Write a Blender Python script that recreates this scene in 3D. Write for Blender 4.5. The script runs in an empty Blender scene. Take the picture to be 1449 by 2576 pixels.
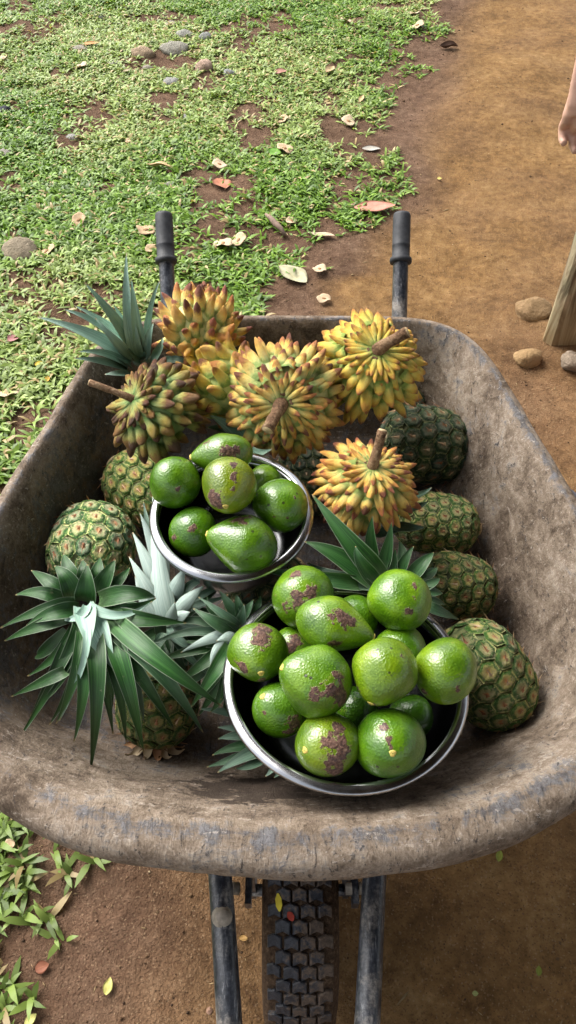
import bpy, math, random
import numpy as np
from mathutils import Vector, Matrix, Quaternion
random.seed(7)
RNG = np.random.default_rng(11)
S = bpy.context.scene
COL = S.collection
PI = math.pi

# ------------------------------------------------------------------ camera, light, exposure
cam_d = bpy.data.cameras.new('camera')
cam = bpy.data.objects.new('camera', cam_d); COL.objects.link(cam)
cam.location = (0, 0, 1.47)
cam.rotation_euler = (math.radians(38), 0, 0)
cam_d.sensor_fit = 'VERTICAL'
cam_d.angle = 2 * math.atan(1287.5 / 1940)
cam_d.clip_start = 0.02; cam_d.clip_end = 500
S.camera = cam

SUN_ELEV, SUN_AZ = 46, 312                      # azimuth clockwise from +Y: light from the far left
sun_d = bpy.data.lights.new('sun', 'SUN')
sun_d.energy = 1.5; sun_d.angle = math.radians(40); sun_d.color = (1.0, 0.965, 0.91)
sun = bpy.data.objects.new('sun', sun_d); COL.objects.link(sun)
ea, aa = math.radians(SUN_ELEV), math.radians(SUN_AZ)
sdir = Vector((math.sin(aa) * math.cos(ea), math.cos(aa) * math.cos(ea), math.sin(ea)))
sun.rotation_euler = sdir.to_track_quat('Z', 'Y').to_euler()
W = bpy.data.worlds.new('World'); S.world = W; W.use_nodes = True
wn = W.node_tree; bg = wn.nodes['Background']
sky = wn.nodes.new('ShaderNodeTexSky'); sky.sky_type = 'NISHITA'; sky.sun_disc = False
sky.sun_elevation = ea; sky.sun_rotation = aa; sky.dust_density = 6; sky.air_density = 1.3; sky.ozone_density = 0.6
hs = wn.nodes.new('ShaderNodeHueSaturation'); hs.inputs['Saturation'].default_value = 0.30   # overcast
wn.links.new(sky.outputs[0], hs.inputs['Color']); wn.links.new(hs.outputs[0], bg.inputs['Color'])
bg.inputs['Strength'].default_value = 0.125
vs = S.view_settings
vs.view_transform = 'Standard'; vs.look = 'None'; vs.gamma = 1; vs.use_curve_mapping = False
vs.exposure = 1.32

D = {"avocados":[{"p":[-0.0939,0.7251,0.672],"r":0.031,"ax":[-0.988,-0.1543,0.0049],"ratio":1.42,"neck":0.5,"tone":[1,1.0],"label":"pear-shaped avocado with a round brown scar at the back of the small bowl","scabs":[[0.3929,-0.4467,0.8038,0.34],[-0.4464,0.1756,0.8774,0.2]],"stem":True,"grp":"s"},
 {"p":[-0.1551,0.6873,0.655],"r":0.0351,"ax":[0.3586,-0.0294,-0.933],"ratio":1.1,"neck":0.15,"tone":[0.85,0.9],"label":"dark green round avocado at the left edge of the small bowl","scabs":[[0.2031,-0.8176,0.5388,0.12]],"stem":True,"grp":"s"},
 {"p":[-0.0785,0.6533,0.688],"r":0.0373,"ax":[-0.0316,-0.9802,0.1953],"ratio":1.12,"neck":0.25,"tone":[1.5,1.1],"label":"yellowish avocado with a dark brown blotch and brown streak, top of the small bowl","scabs":[[-0.5352,-0.7893,0.301,0.42],[0.2676,-0.2154,0.9391,0.22],[0.2113,0.2214,0.952,0.14],[0.2958,-0.5427,0.7861,0.16]],"stem":True,"grp":"s"},
 {"p":[-0.0327,0.7252,0.61],"r":0.0278,"ax":[0.2857,0.9393,0.19],"ratio":1.15,"neck":0.2,"tone":[1.05,1.15],"label":"mostly hidden pale avocado behind the two at the right of the small bowl","scabs":[],"stem":True,"grp":"s"},
 {"p":[-0.0102,0.6639,0.635],"r":0.0379,"ax":[-0.2279,0.8307,-0.5079],"ratio":1.08,"neck":0.15,"tone":[0.9,1.0],"label":"dark speckled avocado at the right side of the small bowl","scabs":[[0.2319,-0.8713,0.4325,0.1],[0.5217,-0.2508,0.8154,0.1],[-0.2319,-0.8713,0.4325,0.08]],"stem":True,"grp":"s"},
 {"p":[-0.1304,0.6314,0.617],"r":0.0345,"ax":[0.212,-0.4203,0.8823],"ratio":1.05,"neck":0.1,"tone":[0.8,0.85],"label":"round green avocado at the lower left inside the small bowl","scabs":[[0.0952,-0.4799,0.8721,0.16],[-0.7302,-0.5541,0.3998,0.2]],"stem":False,"grp":"s"},
 {"p":[-0.0624,0.596,0.64],"r":0.0384,"ax":[-0.9531,0.1223,0.277],"ratio":1.26,"neck":0.42,"tone":[0.95,1.05],"label":"big pear-shaped avocado at the front of the small bowl, tip to the left","scabs":[[0.0548,0.3709,0.9271,0.3],[-0.9041,-0.349,0.2465,0.2]],"stem":True,"grp":"s"},
 {"p":[0.0181,0.5241,0.625],"r":0.0397,"ax":[-0.2408,0.8983,-0.3676],"ratio":1.05,"neck":0.12,"tone":[1,1.05],"label":"avocado with a broad pitted brown scar at the back left of the large bowl","scabs":[[-0.1923,-0.6242,0.7573,0.36],[0.2564,-0.396,0.8817,0.26],[-0.5385,-0.7111,0.4521,0.24],[-0.2564,0.2878,0.9227,0.2]],"stem":True,"grp":"l"},
 {"p":[0.1399,0.5089,0.64],"r":0.0394,"ax":[-0.127,0.9695,-0.2095],"ratio":1.05,"neck":0.1,"tone":[0.95,1.1],"label":"round speckled avocado at the back right of the large bowl","scabs":[[0.1266,-0.7405,0.66,0.14],[0.3797,-0.0316,0.9246,0.1],[0.3165,-0.3874,0.8659,0.08]],"stem":True,"grp":"l"},
 {"p":[0.0576,0.459,0.662],"r":0.0341,"ax":[0.9516,-0.2953,-0.0858],"ratio":1.42,"neck":0.5,"tone":[1.05,1.1],"label":"pear-shaped avocado with a reddish brown spot, narrow end pointing right in the large bowl","scabs":[[0.25,-0.1946,0.9485,0.34],[-0.1528,-0.9188,0.3639,0.22]],"stem":True,"grp":"l"},
 {"p":[0.0866,0.5065,0.6],"r":0.0298,"ax":[0.3333,0.9358,-0.1149],"ratio":1.1,"neck":0.2,"tone":[0.9,1.0],"label":"half hidden avocado behind the pear-shaped one in the large bowl","scabs":[],"stem":True,"grp":"l"},
 {"p":[-0.0359,0.4405,0.628],"r":0.0361,"ax":[0.1205,-0.9003,0.4182],"ratio":1.08,"neck":0.2,"tone":[1.05,1.0],"label":"avocado with a brown scarred top against the left edge of the large bowl","scabs":[[0.16,0.2317,0.9595,0.4],[-0.6,-0.6894,0.4059,0.26],[0.16,-0.9867,0.0285,0.22]],"stem":True,"grp":"l"},
 {"p":[0.0105,0.4752,0.578],"r":0.0298,"ax":[0.5121,0.7756,-0.3689],"ratio":1.05,"neck":0.1,"tone":[0.9,0.9],"label":"small dark scarred avocado wedged beside the left edge one in the large bowl","scabs":[[-0.1207,-0.2478,0.9613,0.4]],"stem":True,"grp":"l"},
 {"p":[0.0299,0.3877,0.665],"r":0.0401,"ax":[-0.8519,0.1035,0.5133],"ratio":1.1,"neck":0.28,"tone":[0.95,1.0],"label":"largest avocado in the middle of the large bowl with a ragged brown patch","scabs":[[0.4157,-0.6031,0.6807,0.34],[0.6629,-0.7021,0.2599,0.3],[0.1011,-0.7591,0.6431,0.24],[0.6067,-0.2365,0.7589,0.2]],"stem":True,"grp":"l"},
 {"p":[0.1081,0.3925,0.675],"r":0.0362,"ax":[-0.4258,-0.8913,-0.156],"ratio":1.1,"neck":0.22,"tone":[1.2,1.15],"label":"smooth light green avocado with a crease, topmost near the centre of the large bowl","scabs":[[-0.358,-0.9185,-0.1679,0.2],[0.4815,0.0204,0.8762,0.12]],"stem":True,"grp":"l"},
 {"p":[0.1405,0.4542,0.605],"r":0.0327,"ax":[0.4851,0.872,0.0657],"ratio":1.1,"neck":0.1,"tone":[0.9,1.0],"label":"mostly hidden avocado behind the light green creased one","scabs":[],"stem":True,"grp":"l"},
 {"p":[0.1839,0.4079,0.65],"r":0.0379,"ax":[0.381,0.7475,-0.5442],"ratio":1.06,"neck":0.12,"tone":[1.1,1.05],"label":"smooth light green avocado leaning over the right rim of the large bowl","scabs":[[0.1707,-0.8581,0.4843,0.12],[-0.7317,-0.6816,0.0009,0.2]],"stem":True,"grp":"l"},
 {"p":[-0.0101,0.3792,0.605],"r":0.033,"ax":[-0.5774,0.0995,0.8104],"ratio":1.05,"neck":0.15,"tone":[0.9,0.95],"label":"shiny avocado low at the left of the large bowl below the largest one","scabs":[[0.5,-0.7813,0.3735,0.36],[0.2714,-0.9583,0.0896,0.26],[-0.5,-0.5218,0.6911,0.1]],"stem":True,"grp":"l"},
 {"p":[0.0441,0.3283,0.625],"r":0.0371,"ax":[-0.6758,-0.4136,0.6101],"ratio":1.04,"neck":0.15,"tone":[1.2,1.0],"label":"avocado with a big branching brown scab at the front of the large bowl","scabs":[[0.0843,-0.3235,0.9425,0.36],[0.1446,-0.7249,0.6735,0.32],[0.2289,-0.9555,0.1859,0.3],[0.4458,-0.5123,0.734,0.28],[0.3494,0.1487,0.9251,0.2]],"stem":True,"grp":"l"},
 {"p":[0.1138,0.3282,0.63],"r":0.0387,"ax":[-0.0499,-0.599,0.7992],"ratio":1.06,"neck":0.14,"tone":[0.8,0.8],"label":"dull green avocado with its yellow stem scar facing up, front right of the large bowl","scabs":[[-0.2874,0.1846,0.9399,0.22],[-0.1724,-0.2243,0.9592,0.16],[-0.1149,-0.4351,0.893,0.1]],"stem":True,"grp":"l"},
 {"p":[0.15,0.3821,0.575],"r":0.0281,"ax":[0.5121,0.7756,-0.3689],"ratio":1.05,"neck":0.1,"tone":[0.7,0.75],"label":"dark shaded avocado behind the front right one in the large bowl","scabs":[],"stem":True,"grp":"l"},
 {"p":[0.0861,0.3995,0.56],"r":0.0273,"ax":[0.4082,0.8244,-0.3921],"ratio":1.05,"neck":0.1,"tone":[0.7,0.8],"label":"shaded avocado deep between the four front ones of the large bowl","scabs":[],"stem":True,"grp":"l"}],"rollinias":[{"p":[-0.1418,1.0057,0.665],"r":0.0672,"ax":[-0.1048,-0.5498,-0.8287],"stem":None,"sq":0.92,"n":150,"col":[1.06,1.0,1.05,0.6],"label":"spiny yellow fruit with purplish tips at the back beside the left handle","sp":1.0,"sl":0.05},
 {"p":[-0.102,0.9147,0.63],"r":0.0611,"ax":[0.4683,0.0923,-0.8787],"stem":None,"sq":1.0,"n":80,"col":[1.0,1.06,0.95,0.4],"label":"pale greenish spiny fruit squeezed behind the largest spiny fruit","sp":0.95,"sl":0.05},
 {"p":[-0.0076,0.8655,0.64],"r":0.0903,"ax":[-0.051,-0.7889,0.6124],"stem":[-0.362,-0.9296,-0.0701],"sq":0.95,"n":250,"col":[1.03,1,1,0.55],"label":"largest yellow spiny fruit with a thick brown stem, middle of the heap","sp":1.0,"sl":0.05},
 {"p":[0.128,0.9324,0.65],"r":0.0852,"ax":[0.1449,-0.3742,0.916],"stem":[0.7756,-0.0331,0.6303],"sq":0.95,"n":240,"col":[1.0,1.0,0.7,0.25],"label":"bright yellow spiny fruit with a cut stem leaning on the back rim","sp":1.0,"sl":0.05},
 {"p":[0.1115,0.7032,0.63],"r":0.0656,"ax":[0.1025,-0.0606,0.9929],"stem":[0.2082,0.441,0.873],"sq":1.0,"n":190,"col":[1.05,0.95,0.85,0.6],"label":"orange tinted spiny fruit with an upright stem beside the small bowl","sp":1.1,"sl":0.05},
 {"p":[-0.2,0.8345,0.65],"r":0.0658,"ax":[-0.6227,-0.2183,0.7514],"stem":[-0.9087,0.0882,0.4081],"sq":0.95,"n":150,"col":[0.5,0.62,0.6,0.72],"label":"dull olive spiny fruit with a pale cut stem by the left wall","sp":1.1,"sl":0.062}],"pineapples":[{"p":[-0.2128,1.0835,0.475],"r":0.0658,"l":0.0785,"ax":[-0.7605,0.0075,0.6493],"ripe":0.3,"label":"pineapple at the back left with tall grey green leaves reaching over the rim","m":13,"leaves":[{"b":[-0.2494,0.9962,0.6],"m":[-0.2439,0.9636,0.72],"t":[-0.2415,1.0147,0.8],"w":0.0232,"side":1,"tone":1.4949999999999999,"pale":0.95},
 {"b":[-0.2553,1.0063,0.6],"m":[-0.26,0.9571,0.71],"t":[-0.2999,0.9682,0.78],"w":0.0257,"side":1,"tone":1.8399999999999999,"pale":0.6},
 {"b":[-0.266,1.0113,0.6],"m":[-0.2843,0.9725,0.69],"t":[-0.3393,0.9597,0.74],"w":0.0225,"side":1,"tone":1.4949999999999999,"pale":1},
 {"b":[-0.2658,0.9992,0.6],"m":[-0.3039,0.9655,0.68],"t":[-0.3849,0.9665,0.72],"w":0.0276,"side":1,"tone":1.265,"pale":0.95},
 {"b":[-0.2633,1.0164,0.6],"m":[-0.2749,0.9725,0.69],"t":[-0.3246,0.9684,0.74],"w":0.0188,"side":1,"tone":1.6099999999999999,"pale":0.95},
 {"b":[-0.2571,1.0215,0.6],"m":[-0.253,0.9725,0.69],"t":[-0.2651,0.9704,0.74],"w":0.0188,"side":1,"tone":1.7249999999999999,"pale":0.85},
 {"b":[-0.2377,1.0113,0.6],"m":[-0.219,0.9893,0.7],"t":[-0.1957,1.0032,0.76],"w":0.0138,"side":1,"tone":1.265,"pale":0.75},
 {"b":[-0.2363,0.9992,0.6],"m":[-0.2228,0.968,0.67],"t":[-0.2109,0.9775,0.7],"w":0.0215,"side":1,"tone":1.38,"pale":0.85},
 {"b":[-0.2682,0.9863,0.6],"m":[-0.2864,0.9492,0.66],"t":[-0.3249,0.9332,0.68],"w":0.0176,"side":1,"tone":1.035,"pale":0.6499999999999999},
 {"b":[-0.2673,0.9794,0.6],"m":[-0.2908,0.9379,0.655],"t":[-0.3331,0.929,0.67],"w":0.0163,"side":1,"tone":0.9199999999999999,"pale":0.6499999999999999},
 {"b":[-0.2571,0.9666,0.6],"m":[-0.2696,0.9324,0.635],"t":[-0.2939,0.9361,0.63],"w":0.014,"side":1,"tone":0.9199999999999999,"pale":0.6499999999999999},
 {"b":[-0.2196,0.9863,0.6],"m":[-0.1837,0.9658,0.635],"t":[-0.1604,0.959,0.63],"w":0.0168,"side":1,"tone":0.9199999999999999,"pale":0.55},
 {"b":[-0.2452,1.0063,0.6],"m":[-0.233,0.9619,0.71],"t":[-0.2332,0.9799,0.78],"w":0.0209,"side":1,"tone":1.8399999999999999,"pale":0.6499999999999999},
 {"b":[-0.2301,0.9912,0.6],"m":[-0.2082,0.9725,0.65],"t":[-0.2023,0.9899,0.66],"w":0.0167,"side":1,"tone":1.15,"pale":0.6499999999999999},
 {"b":[-0.2535,0.9912,0.6],"m":[-0.262,0.9404,0.685],"t":[-0.2918,0.9508,0.73],"w":0.021,"side":1,"tone":1.38,"pale":0.85}]},
 {"p":[-0.2393,0.8194,0.485],"r":0.0581,"l":0.0673,"ax":[0.7667,-0.5624,-0.3097],"ripe":1.0,"label":"yellowish pineapple below the olive spiny fruit at the left of the small bowl","m":13,"leaves":[{"b":[-0.0718,0.8366,0.58],"m":[-0.0925,0.8427,0.605],"t":[-0.1203,0.8445,0.63],"w":0.0272,"side":1,"tone":1.2,"pale":0.75},
 {"b":[-0.0777,0.828,0.58],"m":[-0.0508,0.7884,0.605],"t":[-0.0238,0.7751,0.63],"w":0.0205,"side":1,"tone":1.1,"pale":0.7},
 {"b":[-0.087,0.8731,0.56],"m":[-0.1045,0.8626,0.58],"t":[-0.1273,0.8475,0.6],"w":0.0216,"side":1,"tone":1.1,"pale":0.6}]},
 {"p":[-0.3009,0.6875,0.5],"r":0.0673,"l":0.0686,"ax":[-0.0205,-0.9764,0.215],"ripe":0.3,"label":"pale green pineapple by the left wall with a big dark spreading crown","m":13,"leaves":[{"b":[-0.2603,0.5219,0.615],"m":[-0.254,0.5269,0.647],"t":[-0.2553,0.5516,0.655],"w":0.0291,"side":1,"tone":0.9,"pale":0},
 {"b":[-0.2782,0.5303,0.615],"m":[-0.2822,0.5387,0.6425],"t":[-0.3018,0.5593,0.64],"w":0.0274,"side":1,"tone":0.9,"pale":0},
 {"b":[-0.2867,0.5291,0.615],"m":[-0.3065,0.5392,0.6325],"t":[-0.3422,0.5725,0.61],"w":0.0225,"side":1,"tone":0.8,"pale":0},
 {"b":[-0.2462,0.5339,0.615],"m":[-0.2314,0.5404,0.6445],"t":[-0.2223,0.5624,0.65],"w":0.0253,"side":1,"tone":0.95,"pale":0},
 {"b":[-0.2385,0.5303,0.615],"m":[-0.2162,0.539,0.6375],"t":[-0.2072,0.5636,0.63],"w":0.0173,"side":1,"tone":1.1,"pale":0},
 {"b":[-0.266,0.5473,0.615],"m":[-0.2645,0.5544,0.6325],"t":[-0.2707,0.5761,0.63],"w":0.0227,"side":1,"tone":0.8,"pale":0},
 {"b":[-0.2795,0.5473,0.615],"m":[-0.288,0.564,0.6275],"t":[-0.301,0.592,0.62],"w":0.0229,"side":1,"tone":0.9,"pale":0},
 {"b":[-0.2529,0.5504,0.615],"m":[-0.2489,0.5609,0.6275],"t":[-0.2511,0.5869,0.62],"w":0.0208,"side":1,"tone":0.95,"pale":0},
 {"b":[-0.287,0.5219,0.615],"m":[-0.3142,0.5199,0.6375],"t":[-0.3592,0.5402,0.6],"w":0.0201,"side":1,"tone":0.85,"pale":0},
 {"b":[-0.2708,0.5171,0.615],"m":[-0.307,0.4993,0.63],"t":[-0.3828,0.5111,0.565],"w":0.02,"side":1,"tone":0.7,"pale":0},
 {"b":[-0.2668,0.5083,0.615],"m":[-0.2916,0.4863,0.6425],"t":[-0.3356,0.4948,0.6],"w":0.0226,"side":1,"tone":0.9,"pale":0},
 {"b":[-0.2683,0.5024,0.615],"m":[-0.3085,0.478,0.6275],"t":[-0.3792,0.4996,0.55],"w":0.0207,"side":1,"tone":0.65,"pale":0},
 {"b":[-0.2424,0.5219,0.615],"m":[-0.1959,0.5119,0.6475],"t":[-0.1712,0.5248,0.62],"w":0.0268,"side":1,"tone":0.9,"pale":0},
 {"b":[-0.2379,0.5124,0.615],"m":[-0.2003,0.4949,0.6375],"t":[-0.17,0.523,0.62],"w":0.0218,"side":1,"tone":1.2,"pale":0},
 {"b":[-0.2274,0.4995,0.615],"m":[-0.1789,0.4807,0.6375],"t":[-0.1312,0.4983,0.6],"w":0.0255,"side":1,"tone":0.85,"pale":0},
 {"b":[-0.2623,0.4966,0.615],"m":[-0.2643,0.445,0.6225],"t":[-0.3422,0.3759,0.52],"w":0.0252,"side":1,"tone":0.75,"pale":0},
 {"b":[-0.2583,0.4937,0.615],"m":[-0.2512,0.42,0.63],"t":[-0.2935,0.3907,0.535],"w":0.019,"side":1,"tone":0.9,"pale":0.0},
 {"b":[-0.2693,0.4222,0.615],"m":[-0.2975,0.4151,0.6025],"t":[-0.3599,0.4296,0.53],"w":0.0165,"side":1,"tone":0.6,"pale":0},
 {"b":[-0.2473,0.488,0.615],"m":[-0.2248,0.4002,0.6285],"t":[-0.249,0.3381,0.502],"w":0.0244,"side":1,"tone":0.75,"pale":0},
 {"b":[-0.2581,0.471,0.615],"m":[-0.2434,0.4054,0.6175],"t":[-0.2711,0.3733,0.52],"w":0.0199,"side":1,"tone":1.3,"pale":0},
 {"b":[-0.2292,0.488,0.615],"m":[-0.1941,0.4121,0.625],"t":[-0.1822,0.3612,0.515],"w":0.0265,"side":1,"tone":1.25,"pale":0},
 {"b":[-0.2328,0.5024,0.615],"m":[-0.1514,0.4202,0.65],"t":[-0.082,0.3965,0.575],"w":0.0271,"side":1,"tone":1.15,"pale":0},
 {"b":[-0.2109,0.471,0.615],"m":[-0.1469,0.406,0.6375],"t":[-0.1067,0.3772,0.54],"w":0.0224,"side":1,"tone":0.9,"pale":0.15},
 {"b":[-0.2424,0.4823,0.615],"m":[-0.2285,0.4262,0.6175],"t":[-0.2394,0.4061,0.54],"w":0.0116,"side":1,"tone":0.7,"pale":0},
 {"b":[-0.2517,0.4937,0.615],"m":[-0.2541,0.4209,0.6175],"t":[-0.3066,0.3954,0.52],"w":0.0192,"side":1,"tone":0.7,"pale":0},
 {"b":[-0.203,0.4489,0.615],"m":[-0.1828,0.4073,0.6025],"t":[-0.1838,0.3949,0.53],"w":0.0125,"side":1,"tone":0.7,"pale":0.3},
 {"b":[-0.225,0.4489,0.615],"m":[-0.2177,0.4097,0.5975],"t":[-0.2293,0.4099,0.52],"w":0.0165,"side":1,"tone":0.8,"pale":0},
 {"b":[-0.2764,0.4766,0.615],"m":[-0.3124,0.466,0.5825],"t":[-0.3322,0.4772,0.55],"w":0.0183,"side":1,"tone":0.6,"pale":0},
 {"b":[-0.2358,0.488,0.615],"m":[-0.1816,0.4197,0.62],"t":[-0.1441,0.3864,0.525],"w":0.022,"side":1,"tone":0.8,"pale":0},
 {"b":[-0.2378,0.4851,0.615],"m":[-0.2074,0.4169,0.615],"t":[-0.2058,0.3731,0.515],"w":0.0192,"side":1,"tone":0.9,"pale":0},
 {"b":[-0.2434,0.4823,0.615],"m":[-0.2238,0.4206,0.6075],"t":[-0.2254,0.3872,0.51],"w":0.0184,"side":1,"tone":0.75,"pale":0.0},
 {"b":[-0.2664,0.4823,0.615],"m":[-0.2838,0.4259,0.6075],"t":[-0.333,0.4072,0.52],"w":0.0194,"side":1,"tone":0.65,"pale":0},
 {"b":[-0.2335,0.4966,0.615],"m":[-0.1845,0.4397,0.6325],"t":[-0.1286,0.4273,0.56],"w":0.0192,"side":1,"tone":0.7,"pale":0},
 {"b":[-0.2643,0.4937,0.615],"m":[-0.2805,0.4476,0.6175],"t":[-0.3414,0.4535,0.54],"w":0.0176,"side":1,"tone":0.7,"pale":0},
 {"b":[-0.2636,0.4599,0.615],"m":[-0.289,0.422,0.5825],"t":[-0.3284,0.4281,0.51],"w":0.0198,"side":1,"tone":0.6,"pale":0},
 {"b":[-0.2561,0.5022,0.632],"m":[-0.2434,0.468,0.648],"t":[-0.2363,0.4358,0.648],"w":0.0289,"side":1,"tone":1.75,"pale":1},
 {"b":[-0.2444,0.4862,0.628],"m":[-0.2255,0.4502,0.637],"t":[-0.2078,0.4199,0.626],"w":0.0337,"side":1,"tone":1.7,"pale":1},
 {"b":[-0.2587,0.4965,0.625],"m":[-0.2404,0.4279,0.645],"t":[-0.287,0.3902,0.545],"w":0.0104,"side":1,"tone":1.6,"pale":1},
 {"b":[-0.25,0.4991,0.64],"m":[-0.2584,0.482,0.643],"t":[-0.2874,0.4908,0.622],"w":0.0127,"side":1,"tone":1.6,"pale":1},
 {"b":[-0.2493,0.5008,0.64],"m":[-0.2077,0.484,0.6435],"t":[-0.1716,0.5097,0.635],"w":0.0127,"side":1,"tone":1.6,"pale":1}]},
 {"p":[-0.1788,0.4524,0.475],"r":0.0581,"l":0.0646,"ax":[0.1243,0.6992,0.7041],"ripe":0.85,"label":"pineapple lying base forward under the dark crown, with a pale blue green crown","m":13,"leaves":[{"b":[-0.158,0.5168,0.575],"m":[-0.1745,0.5776,0.5975],"t":[-0.1971,0.7162,0.6],"w":0.0312,"side":-1,"tone":1,"pale":1},
 {"b":[-0.1741,0.5351,0.575],"m":[-0.1911,0.5585,0.5975],"t":[-0.2175,0.602,0.6],"w":0.0223,"side":-1,"tone":1,"pale":1},
 {"b":[-0.1707,0.5538,0.575],"m":[-0.1894,0.5906,0.5975],"t":[-0.2177,0.6433,0.6],"w":0.0249,"side":-1,"tone":1,"pale":0.95},
 {"b":[-0.1831,0.6058,0.575],"m":[-0.1968,0.6448,0.5875],"t":[-0.2118,0.6779,0.6],"w":0.0146,"side":-1,"tone":0.9,"pale":0.8},
 {"b":[-0.1845,0.6193,0.575],"m":[-0.1984,0.6589,0.5875],"t":[-0.209,0.6983,0.6],"w":0.0125,"side":1,"tone":0.9,"pale":0.7},
 {"b":[-0.1738,0.5168,0.575],"m":[-0.1905,0.5399,0.5875],"t":[-0.2077,0.5761,0.59],"w":0.0212,"side":-1,"tone":1,"pale":0.9},
 {"b":[-0.1572,0.5475,0.575],"m":[-0.1473,0.5617,0.5975],"t":[-0.1392,0.5837,0.6],"w":0.0234,"side":-1,"tone":1,"pale":0.95},
 {"b":[-0.1512,0.529,0.575],"m":[-0.1309,0.5368,0.5975],"t":[-0.1125,0.5544,0.6],"w":0.021,"side":-1,"tone":1,"pale":0.85},
 {"b":[-0.1453,0.5538,0.575],"m":[-0.1263,0.5681,0.5875],"t":[-0.1028,0.5794,0.58],"w":0.0129,"side":1,"tone":1,"pale":0.6},
 {"b":[-0.1561,0.5138,0.575],"m":[-0.1395,0.5121,0.5955],"t":[-0.1273,0.5142,0.6],"w":0.0186,"side":-1,"tone":1,"pale":0.8},
 {"b":[-0.1571,0.5078,0.575],"m":[-0.1513,0.5127,0.5975],"t":[-0.1466,0.5231,0.61],"w":0.0176,"side":-1,"tone":1,"pale":0.85},
 {"b":[-0.1667,0.4989,0.575],"m":[-0.1675,0.5038,0.5925],"t":[-0.1693,0.5036,0.61],"w":0.0165,"side":1,"tone":0.8,"pale":0.3},
 {"b":[-0.1645,0.529,0.575],"m":[-0.1785,0.5649,0.5775],"t":[-0.1948,0.6024,0.58],"w":0.0249,"side":-1,"tone":1,"pale":1},
 {"b":[-0.1477,0.5198,0.575],"m":[-0.1349,0.5337,0.5825],"t":[-0.1222,0.5445,0.59],"w":0.018,"side":-1,"tone":1,"pale":0.9},
 {"b":[-0.1728,0.5859,0.575],"m":[-0.1815,0.6417,0.5725],"t":[-0.1842,0.6939,0.57],"w":0.0227,"side":-1,"tone":1,"pale":0.9},
 {"b":[-0.1601,0.5194,0.56],"m":[-0.143,0.4899,0.57],"t":[-0.1157,0.483,0.55],"w":0.0156,"side":1,"tone":1.1,"pale":0.8},
 {"b":[-0.158,0.5255,0.56],"m":[-0.1281,0.5048,0.575],"t":[-0.0878,0.5163,0.56],"w":0.0136,"side":1,"tone":1.1,"pale":0.9},
 {"b":[-0.1622,0.5133,0.56],"m":[-0.175,0.4836,0.56],"t":[-0.2008,0.4641,0.53],"w":0.0146,"side":1,"tone":1.1,"pale":0.5},
 {"b":[-0.1534,0.5347,0.56],"m":[-0.1175,0.5413,0.575],"t":[-0.082,0.5631,0.56],"w":0.0128,"side":1,"tone":1.1,"pale":0.8},
 {"b":[-0.1544,0.5163,0.56],"m":[-0.1353,0.4778,0.56],"t":[-0.1026,0.4584,0.53],"w":0.0146,"side":1,"tone":1.1,"pale":0.4},
 {"b":[-0.1489,0.5441,0.56],"m":[-0.1113,0.5633,0.57],"t":[-0.0784,0.5943,0.55],"w":0.012,"side":1,"tone":1.1,"pale":0.7},
 {"b":[-0.1603,0.5246,0.54],"m":[-0.1339,0.5065,0.545],"t":[-0.0991,0.5233,0.52],"w":0.0182,"side":1,"tone":0.8,"pale":0.1},
 {"b":[-0.16,0.5215,0.54],"m":[-0.1356,0.4945,0.545],"t":[-0.1107,0.4898,0.52],"w":0.0181,"side":1,"tone":0.8,"pale":0.1},
 {"b":[-0.1624,0.5184,0.54],"m":[-0.1507,0.4857,0.545],"t":[-0.1361,0.4691,0.52],"w":0.0191,"side":1,"tone":0.8,"pale":0.1},
 {"b":[-0.176,0.5184,0.54],"m":[-0.1998,0.4975,0.545],"t":[-0.2294,0.4868,0.52],"w":0.0192,"side":1,"tone":0.8,"pale":0.1},
 {"b":[-0.156,0.537,0.54],"m":[-0.1233,0.5467,0.545],"t":[-0.0928,0.5615,0.52],"w":0.0165,"side":1,"tone":0.8,"pale":0.1},
 {"b":[-0.1645,0.5123,0.54],"m":[-0.1602,0.474,0.545],"t":[-0.1644,0.4575,0.52],"w":0.0189,"side":1,"tone":0.8,"pale":0.1},
 {"b":[-0.1505,0.537,0.54],"m":[-0.1191,0.5659,0.545],"t":[-0.0952,0.6082,0.52],"w":0.0167,"side":1,"tone":0.8,"pale":0.1},
 {"b":[-0.1779,0.537,0.54],"m":[-0.2064,0.5531,0.545],"t":[-0.2364,0.5812,0.52],"w":0.0165,"side":1,"tone":0.8,"pale":0.1}]},
 {"p":[-0.0322,0.6338,0.455],"r":0.054,"l":0.0675,"ax":[-0.7328,-0.6539,-0.188],"ripe":0.2,"label":"dark pineapple between the two bowls with a short leafy crown to the left","m":13,"leaves":[{"b":[-0.0667,0.5089,0.57],"m":[-0.0851,0.513,0.597],"t":[-0.1176,0.5371,0.6],"w":0.0145,"side":1,"tone":1,"pale":0.45},
 {"b":[-0.0706,0.5017,0.57],"m":[-0.0946,0.5,0.599],"t":[-0.1231,0.5196,0.6],"w":0.0205,"side":1,"tone":0.9,"pale":0.2},
 {"b":[-0.066,0.5197,0.57],"m":[-0.0782,0.5292,0.595],"t":[-0.0909,0.547,0.6],"w":0.0157,"side":1,"tone":1,"pale":0.3},
 {"b":[-0.0631,0.5258,0.57],"m":[-0.0652,0.5292,0.595],"t":[-0.068,0.5408,0.6],"w":0.0147,"side":1,"tone":1.1,"pale":0.25},
 {"b":[-0.0583,0.5258,0.57],"m":[-0.0519,0.5232,0.595],"t":[-0.0457,0.5329,0.6],"w":0.0136,"side":1,"tone":1.1,"pale":0.25},
 {"b":[-0.0628,0.5167,0.57],"m":[-0.0594,0.5142,0.595],"t":[-0.0574,0.5201,0.61],"w":0.0145,"side":1,"tone":1,"pale":0.4},
 {"b":[-0.0706,0.5017,0.57],"m":[-0.0993,0.4819,0.59],"t":[-0.1373,0.4667,0.58],"w":0.0174,"side":-1,"tone":1,"pale":1},
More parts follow.
